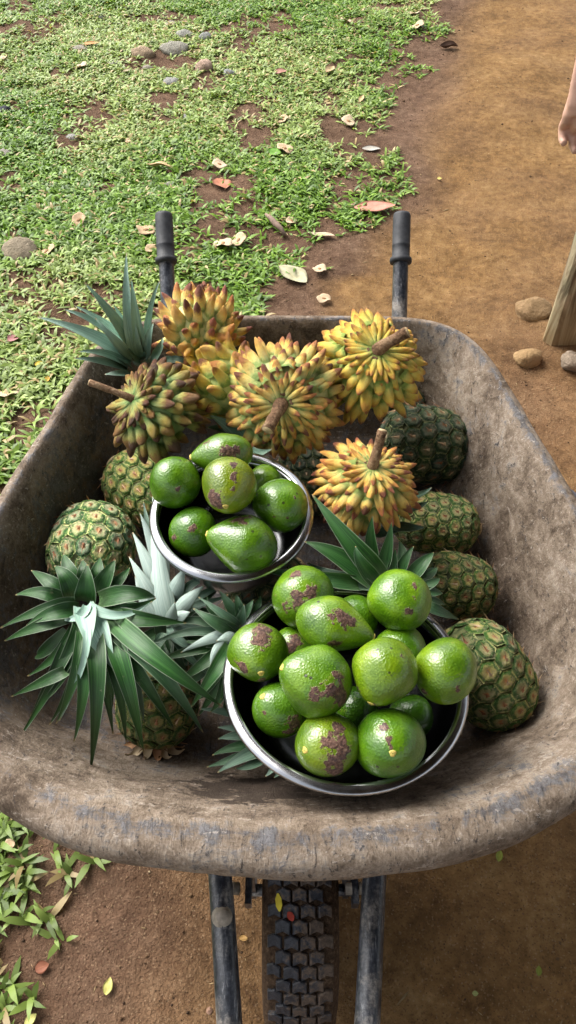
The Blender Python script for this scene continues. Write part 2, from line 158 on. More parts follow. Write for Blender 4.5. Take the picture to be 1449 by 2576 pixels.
 {"b":[-0.0756,0.4958,0.57],"m":[-0.1255,0.4906,0.59],"t":[-0.1837,0.4812,0.57],"w":0.0133,"side":1,"tone":0.8,"pale":0.4},
 {"b":[-0.0729,0.4958,0.57],"m":[-0.0913,0.4703,0.585],"t":[-0.0979,0.4477,0.58],"w":0.0132,"side":-1,"tone":1,"pale":0.8},
 {"b":[-0.0724,0.4841,0.57],"m":[-0.0924,0.4395,0.58],"t":[-0.1255,0.4143,0.53],"w":0.022,"side":1,"tone":1.2,"pale":0},
 {"b":[-0.0691,0.4668,0.57],"m":[-0.0751,0.4364,0.575],"t":[-0.0861,0.4207,0.54],"w":0.0171,"side":1,"tone":1.2,"pale":0},
 {"b":[-0.0799,0.4783,0.57],"m":[-0.1088,0.453,0.575],"t":[-0.1448,0.4422,0.54],"w":0.0183,"side":1,"tone":0.8,"pale":0},
 {"b":[-0.0758,0.5017,0.57],"m":[-0.1268,0.5082,0.59],"t":[-0.1706,0.5047,0.57],"w":0.0124,"side":1,"tone":0.7,"pale":0.2},
 {"b":[-0.0651,0.4958,0.57],"m":[-0.076,0.482,0.595],"t":[-0.0903,0.4725,0.6],"w":0.0173,"side":-1,"tone":1,"pale":0.9},
 {"b":[-0.0854,0.4841,0.57],"m":[-0.1297,0.4673,0.58],"t":[-0.1698,0.4714,0.55],"w":0.0153,"side":1,"tone":0.7,"pale":0},
 {"b":[-0.0719,0.4725,0.57],"m":[-0.0981,0.4303,0.565],"t":[-0.1172,0.4292,0.52],"w":0.0151,"side":1,"tone":0.8,"pale":0},
 {"b":[-0.082,0.5197,0.57],"m":[-0.1026,0.5291,0.585],"t":[-0.1097,0.5507,0.58],"w":0.0127,"side":1,"tone":0.9,"pale":0.1},
 {"b":[-0.0451,0.5289,0.57],"m":[-0.0394,0.5353,0.585],"t":[-0.0373,0.5507,0.58],"w":0.0116,"side":1,"tone":1,"pale":0.1},
 {"b":[-0.0779,0.4899,0.57],"m":[-0.105,0.4787,0.58],"t":[-0.142,0.4954,0.56],"w":0.0133,"side":1,"tone":0.8,"pale":0.1},
 {"b":[-0.0719,0.4725,0.57],"m":[-0.0842,0.4288,0.545],"t":[-0.1005,0.4126,0.52],"w":0.0164,"side":1,"tone":0.8,"pale":0},
 {"b":[-0.0724,0.5062,0.54],"m":[-0.1198,0.485,0.535],"t":[-0.1756,0.4779,0.49],"w":0.0181,"side":1,"tone":0.8,"pale":0.05},
 {"b":[-0.0722,0.5002,0.54],"m":[-0.1129,0.4617,0.535],"t":[-0.1591,0.4485,0.49],"w":0.0189,"side":1,"tone":0.8,"pale":0.05},
 {"b":[-0.069,0.4883,0.54],"m":[-0.0932,0.439,0.535],"t":[-0.1193,0.4201,0.49],"w":0.0187,"side":1,"tone":0.8,"pale":0.05},
 {"b":[-0.0661,0.4824,0.54],"m":[-0.0748,0.4334,0.535],"t":[-0.0874,0.4201,0.49],"w":0.0176,"side":1,"tone":0.8,"pale":0.05},
 {"b":[-0.0675,0.5184,0.54],"m":[-0.101,0.5274,0.535],"t":[-0.1392,0.5399,0.49],"w":0.0164,"side":1,"tone":0.8,"pale":0.05}]},
 {"p":[0.0439,0.3955,0.452],"r":0.042,"l":0.0539,"ax":[-0.9948,-0.0769,0.0661],"ripe":0.2,"label":"pineapple under the front of the large bowl, only its crown showing","m":13,"leaves":[{"b":[-0.0452,0.4187,0.48],"m":[-0.0859,0.417,0.51],"t":[-0.1142,0.4165,0.52],"w":0.0125,"side":1,"tone":1,"pale":0.6},
 {"b":[-0.0395,0.4021,0.48],"m":[-0.067,0.3962,0.505],"t":[-0.091,0.3958,0.51],"w":0.0135,"side":1,"tone":1,"pale":0.7},
 {"b":[-0.0341,0.3966,0.48],"m":[-0.0641,0.3866,0.505],"t":[-0.0896,0.3803,0.51],"w":0.0175,"side":1,"tone":1,"pale":0.6},
 {"b":[-0.0233,0.3857,0.48],"m":[-0.0637,0.373,0.502],"t":[-0.0965,0.3628,0.5],"w":0.0174,"side":1,"tone":1,"pale":0.1},
 {"b":[-0.0233,0.3804,0.48],"m":[-0.0633,0.3598,0.4995],"t":[-0.1031,0.3491,0.495],"w":0.0163,"side":1,"tone":1,"pale":0.25},
 {"b":[-0.0181,0.383,0.48],"m":[-0.0529,0.3604,0.505],"t":[-0.0886,0.3403,0.5],"w":0.0213,"side":1,"tone":1,"pale":0.6},
 {"b":[-0.018,0.3804,0.48],"m":[-0.0427,0.3519,0.5],"t":[-0.0667,0.3458,0.5],"w":0.0152,"side":1,"tone":1,"pale":0.4},
 {"b":[-0.0102,0.3804,0.48],"m":[-0.0149,0.3519,0.5],"t":[-0.0283,0.3357,0.5],"w":0.0172,"side":1,"tone":1,"pale":0.8},
 {"b":[-0.0076,0.375,0.48],"m":[-0.0098,0.3468,0.5],"t":[-0.0173,0.3342,0.5],"w":0.0151,"side":1,"tone":0.9,"pale":0.6}]},
 {"p":[0.2386,0.9276,0.475],"r":0.0699,"l":0.0782,"ax":[-0.9864,0.02,0.1629],"ripe":0.12,"label":"large dark green pineapple by the right wall below the bright yellow spiny fruit","m":13,"leaves":[]},
 {"p":[0.2397,0.7541,0.475],"r":0.0515,"l":0.0669,"ax":[-0.9908,0.0665,0.1181],"ripe":0.6,"label":"green and yellow pineapple at the right wall, third from the back rim","m":13,"leaves":[{"b":[0.1863,0.7439,0.55],"m":[0.1978,0.7247,0.585],"t":[0.2104,0.7253,0.6],"w":0.0118,"side":1,"tone":0.8,"pale":0.5},
 {"b":[0.178,0.7207,0.55],"m":[0.1894,0.7007,0.585],"t":[0.2033,0.6991,0.6],"w":0.014,"side":1,"tone":0.8,"pale":0.5},
 {"b":[0.1544,0.6906,0.55],"m":[0.174,0.6622,0.585],"t":[0.1926,0.653,0.6],"w":0.0171,"side":1,"tone":0.8,"pale":0.5},
 {"b":[0.165,0.7093,0.55],"m":[0.1408,0.713,0.555],"t":[0.1054,0.7018,0.54],"w":0.0203,"side":1,"tone":0.8,"pale":0.2},
 {"b":[0.1637,0.6943,0.55],"m":[0.138,0.6758,0.555],"t":[0.1043,0.6832,0.54],"w":0.0199,"side":1,"tone":0.8,"pale":0.2}]},
 {"p":[0.2564,0.6341,0.475],"r":0.0521,"l":0.0593,"ax":[-0.9372,0.004,0.3489],"ripe":0.85,"label":"tan sided pineapple at the right wall with long dark leaves to the left","m":13,"leaves":[{"b":[0.1229,0.5664,0.6],"m":[0.0838,0.5899,0.645],"t":[0.0322,0.6551,0.67],"w":0.0334,"side":1,"tone":1.1,"pale":0},
 {"b":[0.112,0.5632,0.6],"m":[0.0664,0.5847,0.625],"t":[0.0221,0.6058,0.63],"w":0.0307,"side":1,"tone":1,"pale":0},
 {"b":[0.1195,0.5569,0.6],"m":[0.0962,0.5652,0.635],"t":[0.0879,0.5838,0.65],"w":0.0228,"side":1,"tone":1.15,"pale":0.1},
 {"b":[0.1153,0.5889,0.6],"m":[0.1108,0.6072,0.63],"t":[0.1121,0.6258,0.66],"w":0.0203,"side":1,"tone":1.1,"pale":0},
 {"b":[0.1278,0.5824,0.6],"m":[0.133,0.5973,0.63],"t":[0.1366,0.6152,0.66],"w":0.0191,"side":1,"tone":1.2,"pale":0.05},
 {"b":[0.1397,0.576,0.6],"m":[0.1415,0.5851,0.615],"t":[0.1428,0.5941,0.63],"w":0.0139,"side":1,"tone":0.9,"pale":0.1},
 {"b":[0.1504,0.576,0.6],"m":[0.1569,0.5849,0.62],"t":[0.1675,0.598,0.63],"w":0.0159,"side":1,"tone":1,"pale":0.05},
 {"b":[0.1659,0.5696,0.6],"m":[0.1805,0.5799,0.618],"t":[0.1952,0.5946,0.62],"w":0.0212,"side":1,"tone":1,"pale":0.05},
 {"b":[0.1789,0.5664,0.6],"m":[0.1924,0.5733,0.604],"t":[0.2017,0.5837,0.6],"w":0.0149,"side":1,"tone":1,"pale":0.1},
 {"b":[0.1772,0.5507,0.6],"m":[0.1932,0.5575,0.604],"t":[0.2029,0.5664,0.6],"w":0.0137,"side":1,"tone":0.9,"pale":0.1},
 {"b":[0.1765,0.5445,0.6],"m":[0.1936,0.5451,0.599],"t":[0.2061,0.5495,0.59],"w":0.0137,"side":1,"tone":0.9,"pale":0.1},
 {"b":[0.1821,0.5232,0.6],"m":[0.2003,0.5172,0.595],"t":[0.227,0.5215,0.57],"w":0.0156,"side":1,"tone":1,"pale":0.2},
 {"b":[0.1089,0.5569,0.6],"m":[0.062,0.5728,0.595],"t":[0.0277,0.6126,0.57],"w":0.0215,"side":1,"tone":0.7,"pale":0.4},
 {"b":[0.1542,0.5889,0.6],"m":[0.1571,0.6086,0.6],"t":[0.154,0.6288,0.6],"w":0.0164,"side":1,"tone":0.8,"pale":0.05},
 {"b":[0.093,0.5569,0.6],"m":[0.0393,0.5534,0.62],"t":[-0.0498,0.5824,0.6],"w":0.0229,"side":1,"tone":0.9,"pale":0.05},
 {"b":[0.1782,0.5353,0.6],"m":[0.1947,0.5347,0.594],"t":[0.2095,0.5383,0.58],"w":0.0126,"side":1,"tone":0.9,"pale":0.1},
 {"b":[0.1102,0.576,0.6],"m":[0.0941,0.6012,0.62],"t":[0.0741,0.6346,0.62],"w":0.0268,"side":1,"tone":0.9,"pale":0}]},
 {"p":[0.2753,0.4827,0.485],"r":0.062,"l":0.0786,"ax":[-0.5485,0.4536,0.7024],"ripe":0.5,"label":"big pineapple with large orange eyes against the right rim of the large bowl","m":12,"leaves":[]},
 {"p":[0.2459,1.067,0.455],"r":0.0586,"l":0.0751,"ax":[-0.9705,0.1036,0.2178],"ripe":0.1,"label":"dark pineapple half hidden in the back right corner of the tray","m":13,"leaves":[]},
 {"p":[0.0314,0.8692,0.45],"r":0.0497,"l":0.0656,"ax":[0.1231,-0.8518,-0.5093],"ripe":0.1,"label":"dark pineapple at the bottom of the heap between bowl and spiny fruits","m":13,"leaves":[]}],"pods":[{"p":[-0.4741,2.3248,0.012],"s":0.0293,"label":"papery tan winged seed in the grass just left of the left grip"},
 {"p":[-0.7859,2.217,0.012],"s":0.0285,"label":"papery pale winged seed beside the half buried stone at the left edge"},
 {"p":[-0.7083,2.3893,0.012],"s":0.0257,"label":"papery tan winged seed in deep grass above the half buried stone"},
 {"p":[-0.4446,2.2126,0.012],"s":0.0194,"label":"small pale winged seed touching the left grip collar"},
 {"p":[-0.2129,2.2622,0.012],"s":0.0301,"label":"whitish winged seed, left one of the touching pair on bare soil"},
 {"p":[-0.1629,2.2898,0.012],"s":0.0277,"label":"tan winged seed, right one of the touching pair on bare soil"},
 {"p":[-0.0182,3.1268,0.012],"s":0.0238,"label":"round pale winged seed on the soil gap right of the clearing"},
 {"p":[0.2404,3.1335,0.012],"s":0.0301,"label":"flat cream winged seed at the lower tip of the lush grass patch"},
 {"p":[0.6077,4.2028,0.012],"s":0.0308,"label":"upper of two cream winged seeds at the top by the path edge"},
 {"p":[0.61,4.0395,0.012],"s":0.03,"label":"lower of two cream winged seeds at the top by the path edge"},
 {"p":[-0.0128,2.8701,0.012],"s":0.0316,"label":"white crumpled winged seed beside a bright green leaf"},
 {"p":[-0.2541,2.7758,0.012],"s":0.025,"label":"cream winged seed just above the big pink brown leaf"},
 {"p":[0.0115,2.4064,0.012],"s":0.019,"label":"small round yellowish winged seed beside the curled brown twig"},
 {"p":[0.1008,2.1274,0.012],"s":0.0228,"label":"cream winged seed right of the large grey dead leaf"},
 {"p":[-0.9044,3.5984,0.012],"s":0.0277,"label":"white winged seed in the thin grass left of the grey stones"},
 {"p":[-0.7598,1.542,0.012],"s":0.0292,"label":"large whitish winged seed at the left edge beside the tray"},
 {"p":[0.2749,4.0866,0.012],"s":0.0264,"label":"tan winged seed in the grass near the top centre"},
 {"p":[-0.6218,2.9777,0.012],"s":0.0108,"label":"tiny pale seed in the middle of the thin lawn"},
 {"p":[-0.8049,2.3366,0.012],"s":0.0107,"label":"tiny whitish petal above the seed by the half buried stone"},
 {"p":[-1.2658,3.7086,0.012],"s":0.0159,"label":"small cream seed on bare soil at the left edge near the top"},
 {"p":[0.1106,1.9832,0.012],"s":0.0208,"label":"tan crumbled winged seed on the soil between the two handles"},
 {"p":[-0.495,0.3798,0.012],"s":0.0086,"label":"small pale pod in the grass below the tray front at the left"}],"leaves":[{"p":[-0.2434,2.6659,0.018],"l":0.0861,"w":0.08256999999999999,"a":115,"col":[0.42,0.17,0.1],"curl":0.25,"label":"broad pink brown dead leaf lying in the grass above the handles"},
 {"p":[-0.4817,2.7759,0.018],"l":0.0971,"w":0.030474999999999995,"a":160,"col":[0.5,0.36,0.18],"curl":0.8,"label":"thin curled tan dead leaf in the left lawn"},
 {"p":[0.1822,3.5836,0.018],"l":0.076,"w":0.043699999999999996,"a":62,"col":[0.5,0.36,0.2],"curl":0.4,"label":"upright tan dead leaf in the lush grass patch"},
 {"p":[0.3013,2.486,0.018],"l":0.1434,"w":0.06980499999999999,"a":2,"col":[0.5,0.22,0.16],"curl":0.12,"label":"long pink dead leaf pointing at the path above the right grip"},
 {"p":[0.111,2.3293,0.018],"l":0.0904,"w":0.030589999999999996,"a":170,"col":[0.55,0.45,0.32],"curl":0.5,"label":"narrow pale dead leaf right of the soil patch between the handles"},
 {"p":[0.0132,2.1081,0.018],"l":0.1133,"w":0.08969999999999999,"a":140,"col":[0.42,0.4,0.26],"curl":0.3,"label":"large grey green dead leaf on bare soil between the handles"},
 {"p":[0.7319,3.8293,0.018],"l":0.083,"w":0.04979499999999999,"a":5,"col":[0.1,0.055,0.035],"curl":0.9,"label":"dark crumpled dead leaf on the soil at the top by the path"},
 {"p":[-0.0335,3.5598,0.018],"l":0.0585,"w":0.05140499999999999,"a":10,"col":[0.35,0.17,0.13],"curl":0.3,"label":"small pink dead leaf in the lush grass near the top"},
 {"p":[-0.0485,2.8433,0.018],"l":0.0537,"w":0.058304999999999996,"a":60,"col":[0.16,0.34,0.05],"curl":0.2,"label":"bright green fallen leaf beside the white crumpled seed"},
 {"p":[0.3189,2.9158,0.018],"l":0.0697,"w":0.034845,"a":0,"col":[0.4,0.38,0.34],"curl":0.2,"label":"flat grey leaf scrap on bare soil by the path edge"},
 {"p":[-0.8948,3.8207,0.018],"l":0.0757,"w":0.03312,"a":8,"col":[0.5,0.25,0.08],"curl":0.2,"label":"orange dead leaf beside a flat stone near the top left"},
 {"p":[-0.6975,1.661,0.018],"l":0.0268,"w":0.020585,"a":30,"col":[0.62,0.48,0.05],"curl":0.3,"label":"small yellow leaf in the grass left of the tray"},
 {"p":[-0.6667,1.6052,0.018],"l":0.022,"w":0.016444999999999998,"a":100,"col":[0.62,0.36,0.04],"curl":0.3,"label":"tiny orange leaf in the grass close to the left rim"},
 {"p":[-0.7919,1.7657,0.018],"l":0.0391,"w":0.039675,"a":60,"col":[0.36,0.16,0.16],"curl":0.3,"label":"dull pink leaf lying in grass at the left edge"},
 {"p":[-0.2952,0.1662,0.018],"l":0.0257,"w":0.01771,"a":80,"col":[0.6,0.58,0.18],"curl":0.2,"label":"pale yellow leaf on the soil below the tray at the left"},
 {"p":[-0.4109,0.1198,0.018],"l":0.0226,"w":0.017365,"a":45,"col":[0.6,0.58,0.2],"curl":0.2,"label":"pale yellow leaf at the bottom left corner"},
 {"p":[-0.4066,0.193,0.018],"l":0.0234,"w":0.022424999999999997,"a":20,"col":[0.24,0.09,0.05],"curl":0.15,"label":"round red brown leaf in the grass at the lower left"},
 {"p":[-0.3739,0.3836,0.018],"l":0.0107,"w":0.010579999999999999,"a":60,"col":[0.6,0.52,0.3],"curl":0.2,"label":"tiny cream leaf just below the front rim at the left"},
 {"p":[0.382,0.3688,0.018],"l":0.0212,"w":0.014604999999999998,"a":70,"col":[0.26,0.3,0.05],"curl":0.3,"label":"yellow green leaf on the shaded soil right of the wheel near the rim"},
 {"p":[0.4154,0.1885,0.018],"l":0.0156,"w":0.011959999999999998,"a":75,"col":[0.22,0.26,0.04],"curl":0.3,"label":"yellow green leaf on shaded soil at the lower right"},
 {"p":[0.3053,0.1563,0.018],"l":0.0102,"w":0.008855,"a":0,"col":[0.34,0.38,0.14],"curl":0.2,"label":"tiny pale green leaf on shaded soil at the lower right"},
 {"p":[0.556,2.7104,0.018],"l":0.0174,"w":0.018285,"a":0,"col":[0.5,0.42,0.12],"curl":0.2,"label":"tiny yellow leaf alone on the path"},
 {"p":[0.3058,3.3363,0.018],"l":0.0561,"w":0.026565,"a":70,"col":[0.48,0.36,0.18],"curl":0.4,"label":"thin tan leaf at the right edge of the lush grass"},
 {"p":[-0.0762,0.2375,0.018],"l":0.0093,"w":0.0184,"a":80,"col":[0.4,0.24,0.08],"curl":0.1,"label":"small tan leaf on the soil between left tube and tyre"},
 {"p":[-0.6935,3.544,0.018],"l":0.0377,"w":0.02369,"a":30,"col":[0.36,0.3,0.18],"curl":0.3,"label":"small tan leaf scrap beside the tan flat stone"}],"stones":[{"p":[-0.8786,2.2353,0.0],"s":0.0679,"k":0.841,"col":[0.22,0.19,0.14],"bury":0.45,"label":"half buried brown stone at the left edge of the lawn"},
 {"p":[-0.6542,3.7434,0.0],"s":0.0553,"k":0.605,"col":[0.3,0.23,0.16],"bury":0.4,"label":"flat tan stone, left of the stone cluster in the lawn"},
 {"p":[-0.5132,3.8029,0.0],"s":0.0667,"k":0.676,"col":[0.24,0.24,0.21],"bury":0.4,"label":"largest grey stone of the cluster in the lawn"},
 {"p":[-0.3824,3.9257,0.0],"s":0.0295,"k":1.172,"col":[0.27,0.29,0.29],"bury":0.35,"label":"small upright grey stone at the back of the cluster"},
 {"p":[-0.4849,3.9618,0.0],"s":0.0538,"k":0.56,"col":[0.26,0.27,0.25],"bury":0.5,"label":"grey stone at the back of the cluster, behind the largest"},
 {"p":[-0.3642,3.5959,0.0],"s":0.0435,"k":1.0,"col":[0.34,0.25,0.2],"bury":0.4,"label":"pinkish stone at the right of the cluster"},
 {"p":[-0.2544,3.5524,0.0],"s":0.0328,"k":0.987,"col":[0.24,0.26,0.27],"bury":0.45,"label":"bluish grey stone at the far right of the cluster"},
 {"p":[-0.4976,3.4789,0.0],"s":0.0476,"k":0.714,"col":[0.25,0.26,0.26],"bury":0.4,"label":"grey stone at the front of the cluster"},
 {"p":[-0.6154,3.62,0.0],"s":0.0262,"k":0.833,"col":[0.28,0.26,0.22],"bury":0.5,"label":"small stone between the flat tan and the front grey stone"},
 {"p":[-0.7643,3.6361,0.0],"s":0.0298,"k":0.735,"col":[0.27,0.27,0.25],"bury":0.5,"label":"low grey stone left of the flat tan stone"},
 {"p":[-0.935,3.79,0.0],"s":0.0504,"k":0.491,"col":[0.26,0.25,0.22],"bury":0.55,"label":"low flat stone in the thin grass near the top left"},
 {"p":[-1.1506,3.207,0.0],"s":0.0275,"k":0.956,"col":[0.035,0.04,0.055],"bury":0.3,"label":"blackish stone at the left edge of the lawn"},
 {"p":[-1.074,2.8816,0.0],"s":0.0302,"k":1.0,"col":[0.27,0.26,0.24],"bury":0.55,"label":"grey stone sunk in the lawn at the left edge"},
 {"p":[-0.8461,3.0149,0.0],"s":0.0264,"k":0.662,"col":[0.3,0.3,0.3],"bury":0.6,"label":"pale grey stone sunk in the middle of the lawn"},
 {"p":[-0.4271,2.6575,0.0],"s":0.036,"k":0.85,"col":[0.2,0.21,0.17],"bury":0.6,"label":"grey stone sunk in grass below the curled tan leaf"},
 {"p":[-0.3442,2.6465,0.0],"s":0.0187,"k":0.962,"col":[0.22,0.22,0.2],"bury":0.6,"label":"small sunk stone left of the big pink brown leaf"},
 {"p":[-0.9029,4.1783,0.0],"s":0.0192,"k":0.75,"col":[0.12,0.12,0.13],"bury":0.4,"label":"tiny dark stone near the top left"},
 {"p":[-0.5562,4.1107,0.0],"s":0.0475,"k":0.5,"col":[0.24,0.24,0.21],"bury":0.6,"label":"low grey stone in the lawn behind the cluster"},
 {"p":[-0.4096,3.1898,0.0],"s":0.0193,"k":1.042,"col":[0.22,0.23,0.24],"bury":0.5,"label":"small grey stone in the grass before the soil clearing"},
 {"p":[0.738,1.9153,0.0],"s":0.0554,"k":0.788,"col":[0.27,0.185,0.1],"bury":0.42,"label":"tan boulder half buried beside the wooden post"},
 {"p":[0.6805,1.6951,0.0],"s":0.0397,"k":0.786,"col":[0.3,0.205,0.105],"bury":0.2,"label":"angular tan stone on the soil beside the tray"},
 {"p":[0.8,1.6715,0.0],"s":0.035,"k":1.492,"col":[0.23,0.19,0.15],"bury":0.14,"label":"rounded grey stone in front of the wooden post"},
 {"p":[0.5772,1.6465,-0.0],"s":0.0067,"k":1.042,"col":[0.12,0.07,0.05],"bury":0.2,"label":"tiny dark pebble below the angular tan stone"},
 {"p":[0.6246,1.4915,-0.0],"s":0.0059,"k":1.023,"col":[0.4,0.33,0.24],"bury":0.2,"label":"tiny pale pebble on the soil right of the tray"},
 {"p":[-0.1275,0.1326,0.0],"s":0.0058,"k":1.111,"col":[0.3,0.19,0.14],"bury":0.2,"label":"small pinkish pebble beside the left front tube"}],"twig":[[-0.077,2.4374,0.02],[-0.0435,2.3743,0.03],[-0.0086,2.3285,0.02]],"path":[[0.9262,4.7439],[0.7898,4.4114],[0.6313,3.7943],[0.5294,3.3231],[0.4197,2.8338],[0.369,2.5821],[0.2201,2.3086],[0.1725,2.1299],[0.0132,2.0876],[-0.0115,1.9365],[-0.12,1.75],[-0.33,1.3],[-0.42,0.7],[-0.32,0.4],[-0.315,0.25],[-0.35,0.1],[-0.47,-0.5]],"bare":[[-0.131,3.0022,0.1162,0.8],[0.254,2.9551,0.1305,0.7],[0.3114,2.8937,0.0909,0.9],[-0.1633,2.2511,0.223,0.42],[-0.3233,2.2854,0.0793,0.6],[0.0573,2.0876,0.1386,0.7],[-0.8354,1.9365,0.0666,0.6],[-0.6957,1.4175,0.0523,0.8],[-1.2543,3.6892,0.0884,0.5],[-0.6397,3.6483,0.1228,0.35],[-0.1218,3.2697,0.0817,0.6],[0.2111,2.6906,0.1161,0.5],[-0.041,3.3961,0.0921,0.5],[-0.6172,2.2173,0.0455,0.5],[-0.271,2.7468,0.0881,0.5],[0.3438,2.7185,0.0876,0.6],[0.4155,3.0502,0.0939,0.8],[0.6136,3.8812,0.1646,0.6],[0.7121,4.2574,0.1559,0.6],[-0.7327,3.9709,0.0743,0.3],[-0.0059,2.2625,0.1447,0.4],[-0.384,2.6087,0.0427,0.4],[0.0891,2.4041,0.0816,0.3]],"post":[0.742,1.7574,-0.0],"basin":[0.5511,1.0295,0.146]}

# ------------------------------------------------------------------ mesh helpers
def mesh(name, V, Fc, mats=None, smooth=True, midx=None, fattr=None, cattr=None):
    me = bpy.data.meshes.new(name)
    V = [tuple(v) for v in V] if not isinstance(V, np.ndarray) else V.tolist()
    me.from_pydata(V, [], [tuple(int(i) for i in f) for f in Fc])
    for m in (mats if isinstance(mats, (list, tuple)) else [mats]):
        if m: me.materials.append(m)
    if smooth: me.polygons.foreach_set('use_smooth', [True] * len(me.polygons))
    if midx is not None: me.polygons.foreach_set('material_index', midx)
    for k, v in (fattr or {}).items():
        a = me.attributes.new(k, 'FLOAT', 'POINT'); a.data.foreach_set('value', np.asarray(v, dtype=np.float32))
    for k, v in (cattr or {}).items():
        a = me.attributes.new(k, 'FLOAT_COLOR', 'POINT'); a.data.foreach_set('color', np.asarray(v, dtype=np.float32).ravel())
    me.update()
    return me
def fast_mesh(name, V, Q, nper, mat, cattr=None, smooth=True):
    """V (n,3) array, Q flat array of corner indices, nper corners per face (array)"""
    me = bpy.data.meshes.new(name)
    me.vertices.add(len(V)); me.vertices.foreach_set('co', np.asarray(V, dtype=np.float32).ravel())
    me.loops.add(len(Q)); me.loops.foreach_set('vertex_index', np.asarray(Q, dtype=np.int32))
    st = np.concatenate([[0], np.cumsum(nper)[:-1]]).astype(np.int32)
    me.polygons.add(len(nper)); me.polygons.foreach_set('loop_start', st)
    try: me.polygons.foreach_set('loop_total', np.asarray(nper, dtype=np.int32))
    except Exception: pass
    if smooth: me.polygons.foreach_set('use_smooth', np.ones(len(nper), dtype=bool))
    me.materials.append(mat)
    for k, v in (cattr or {}).items():
        a = me.attributes.new(k, 'FLOAT_COLOR', 'POINT'); a.data.foreach_set('color', np.asarray(v, dtype=np.float32).ravel())
    me.update(calc_edges=True); me.validate()
    return me
def link(name, data, parent=None, loc=(0, 0, 0), color=None):
    o = bpy.data.objects.new(name, data); COL.objects.link(o)
    o.location = loc
    if parent is not None: o.parent = parent
    if color is not None: o.color = color
    return o
def tag(o, label=None, cat=None, group=None, kind=None):
    for k, v in (('label', label), ('category', cat), ('group', group), ('kind', kind)):
        if v: o[k] = v
    return o
def thing(name, loc, label, cat, group=None):
    return tag(link(name, None, None, loc), label, cat, group)

def frame(n, hint=(0, 0, 1)):
    n = Vector(n).normalized(); h = Vector(hint)
    if abs(n.dot(h.normalized())) > .98: h = Vector((1, 0, 0)) if abs(n.x) < .9 else Vector((0, 1, 0))
    x = h.cross(n).normalized(); y = n.cross(x).normalized()
    return x, y, n                                   # right handed
def sweep(pts, radii, seg=10, cap=True, flat=1.0, hint=(0, 0, 1)):
    """tube along points; returns verts, faces"""
    P = [Vector(p) for p in pts]; n = len(P); V = []; Fc = []
    T = [((P[min(i + 1, n - 1)] - P[max(i - 1, 0)]).normalized()) for i in range(n)]
    x, y, _ = frame(T[0], hint)
    for i in range(n):
        if i:
            q = T[i - 1].rotation_difference(T[i]); x = q @ x; y = q @ y
        r = radii[i] if hasattr(radii, '__len__') else radii
        for k in range(seg):
            a = 2 * PI * k / seg
            V.append(P[i] + x * (math.cos(a) * r) + y * (math.sin(a) * r * flat))
    for i in range(n - 1):
        for k in range(seg):
            k2 = (k + 1) % seg
            Fc.append((i * seg + k, i * seg + k2, (i + 1) * seg + k2, (i + 1) * seg + k))
    if cap:
        Fc.append(tuple(range(seg))[::-1]); Fc.append(tuple((n - 1) * seg + k for k in range(seg)))
    return V, Fc
def join(parts):
    V, Fc = [], []
    for v, f in parts:
        o = len(V); V += list(v); Fc += [tuple(i + o for i in q) for q in f]
    return V, Fc
def lathe(prof, seg=48, close=False):
    V, Fc = [], []
    n = len(prof)
    for r, z in prof:
        for k in range(seg):
            a = 2 * PI * k / seg; V.append((r * math.cos(a), r * math.sin(a), z))
    for i in range(n if close else n - 1):
        j = (i + 1) % n
        for k in range(seg):
            k2 = (k + 1) % seg
            Fc.append((i * seg + k, i * seg + k2, j * seg + k2, j * seg + k))
    return V, Fc
def box(sx, sy, sz, c=(0, 0, 0), bev=.0):
    x, y, z = sx / 2, sy / 2, sz / 2
    V = [Vector((a * x + c[0], b * y + c[1], d * z + c[2])) for d in (-1, 1) for b in (-1, 1) for a in (-1, 1)]
    return V, [(0, 2, 3, 1), (4, 5, 7, 6), (0, 1, 5, 4), (2, 6, 7, 3), (0, 4, 6, 2), (1, 3, 7, 5)]
def local(V, o): 
    l = Vector(o.location); return [Vector(v) - l for v in V]

# smooth value noise, numpy
def vnoise(x, y, seed=0):
    xi = np.floor(x).astype(np.int64); yi = np.floor(y).astype(np.int64); fx = x - xi; fy = y - yi
    fx = fx * fx * (3 - 2 * fx); fy = fy * fy * (3 - 2 * fy)
    def h(a, b):
        n = (a * 374761393 + b * 668265263 + seed * 974634777) & 0xffffffff
        n = ((n ^ (n >> 13)) * 1274126177) & 0xffffffff
        return ((n ^ (n >> 16)) & 0xffff) / 65535.0
    return (h(xi, yi) * (1 - fx) + h(xi + 1, yi) * fx) * (1 - fy) + (h(xi, yi + 1) * (1 - fx) + h(xi + 1, yi + 1) * fx) * fy
def fbm(x, y, oct=4, seed=0):
    s = 0; a = .5
    for k in range(oct):
        s = s + a * vnoise(x * 2 ** k + 17.3 * k, y * 2 ** k + 5.1 * k, seed + k); a *= .5
    return s / (1 - .5 ** oct)

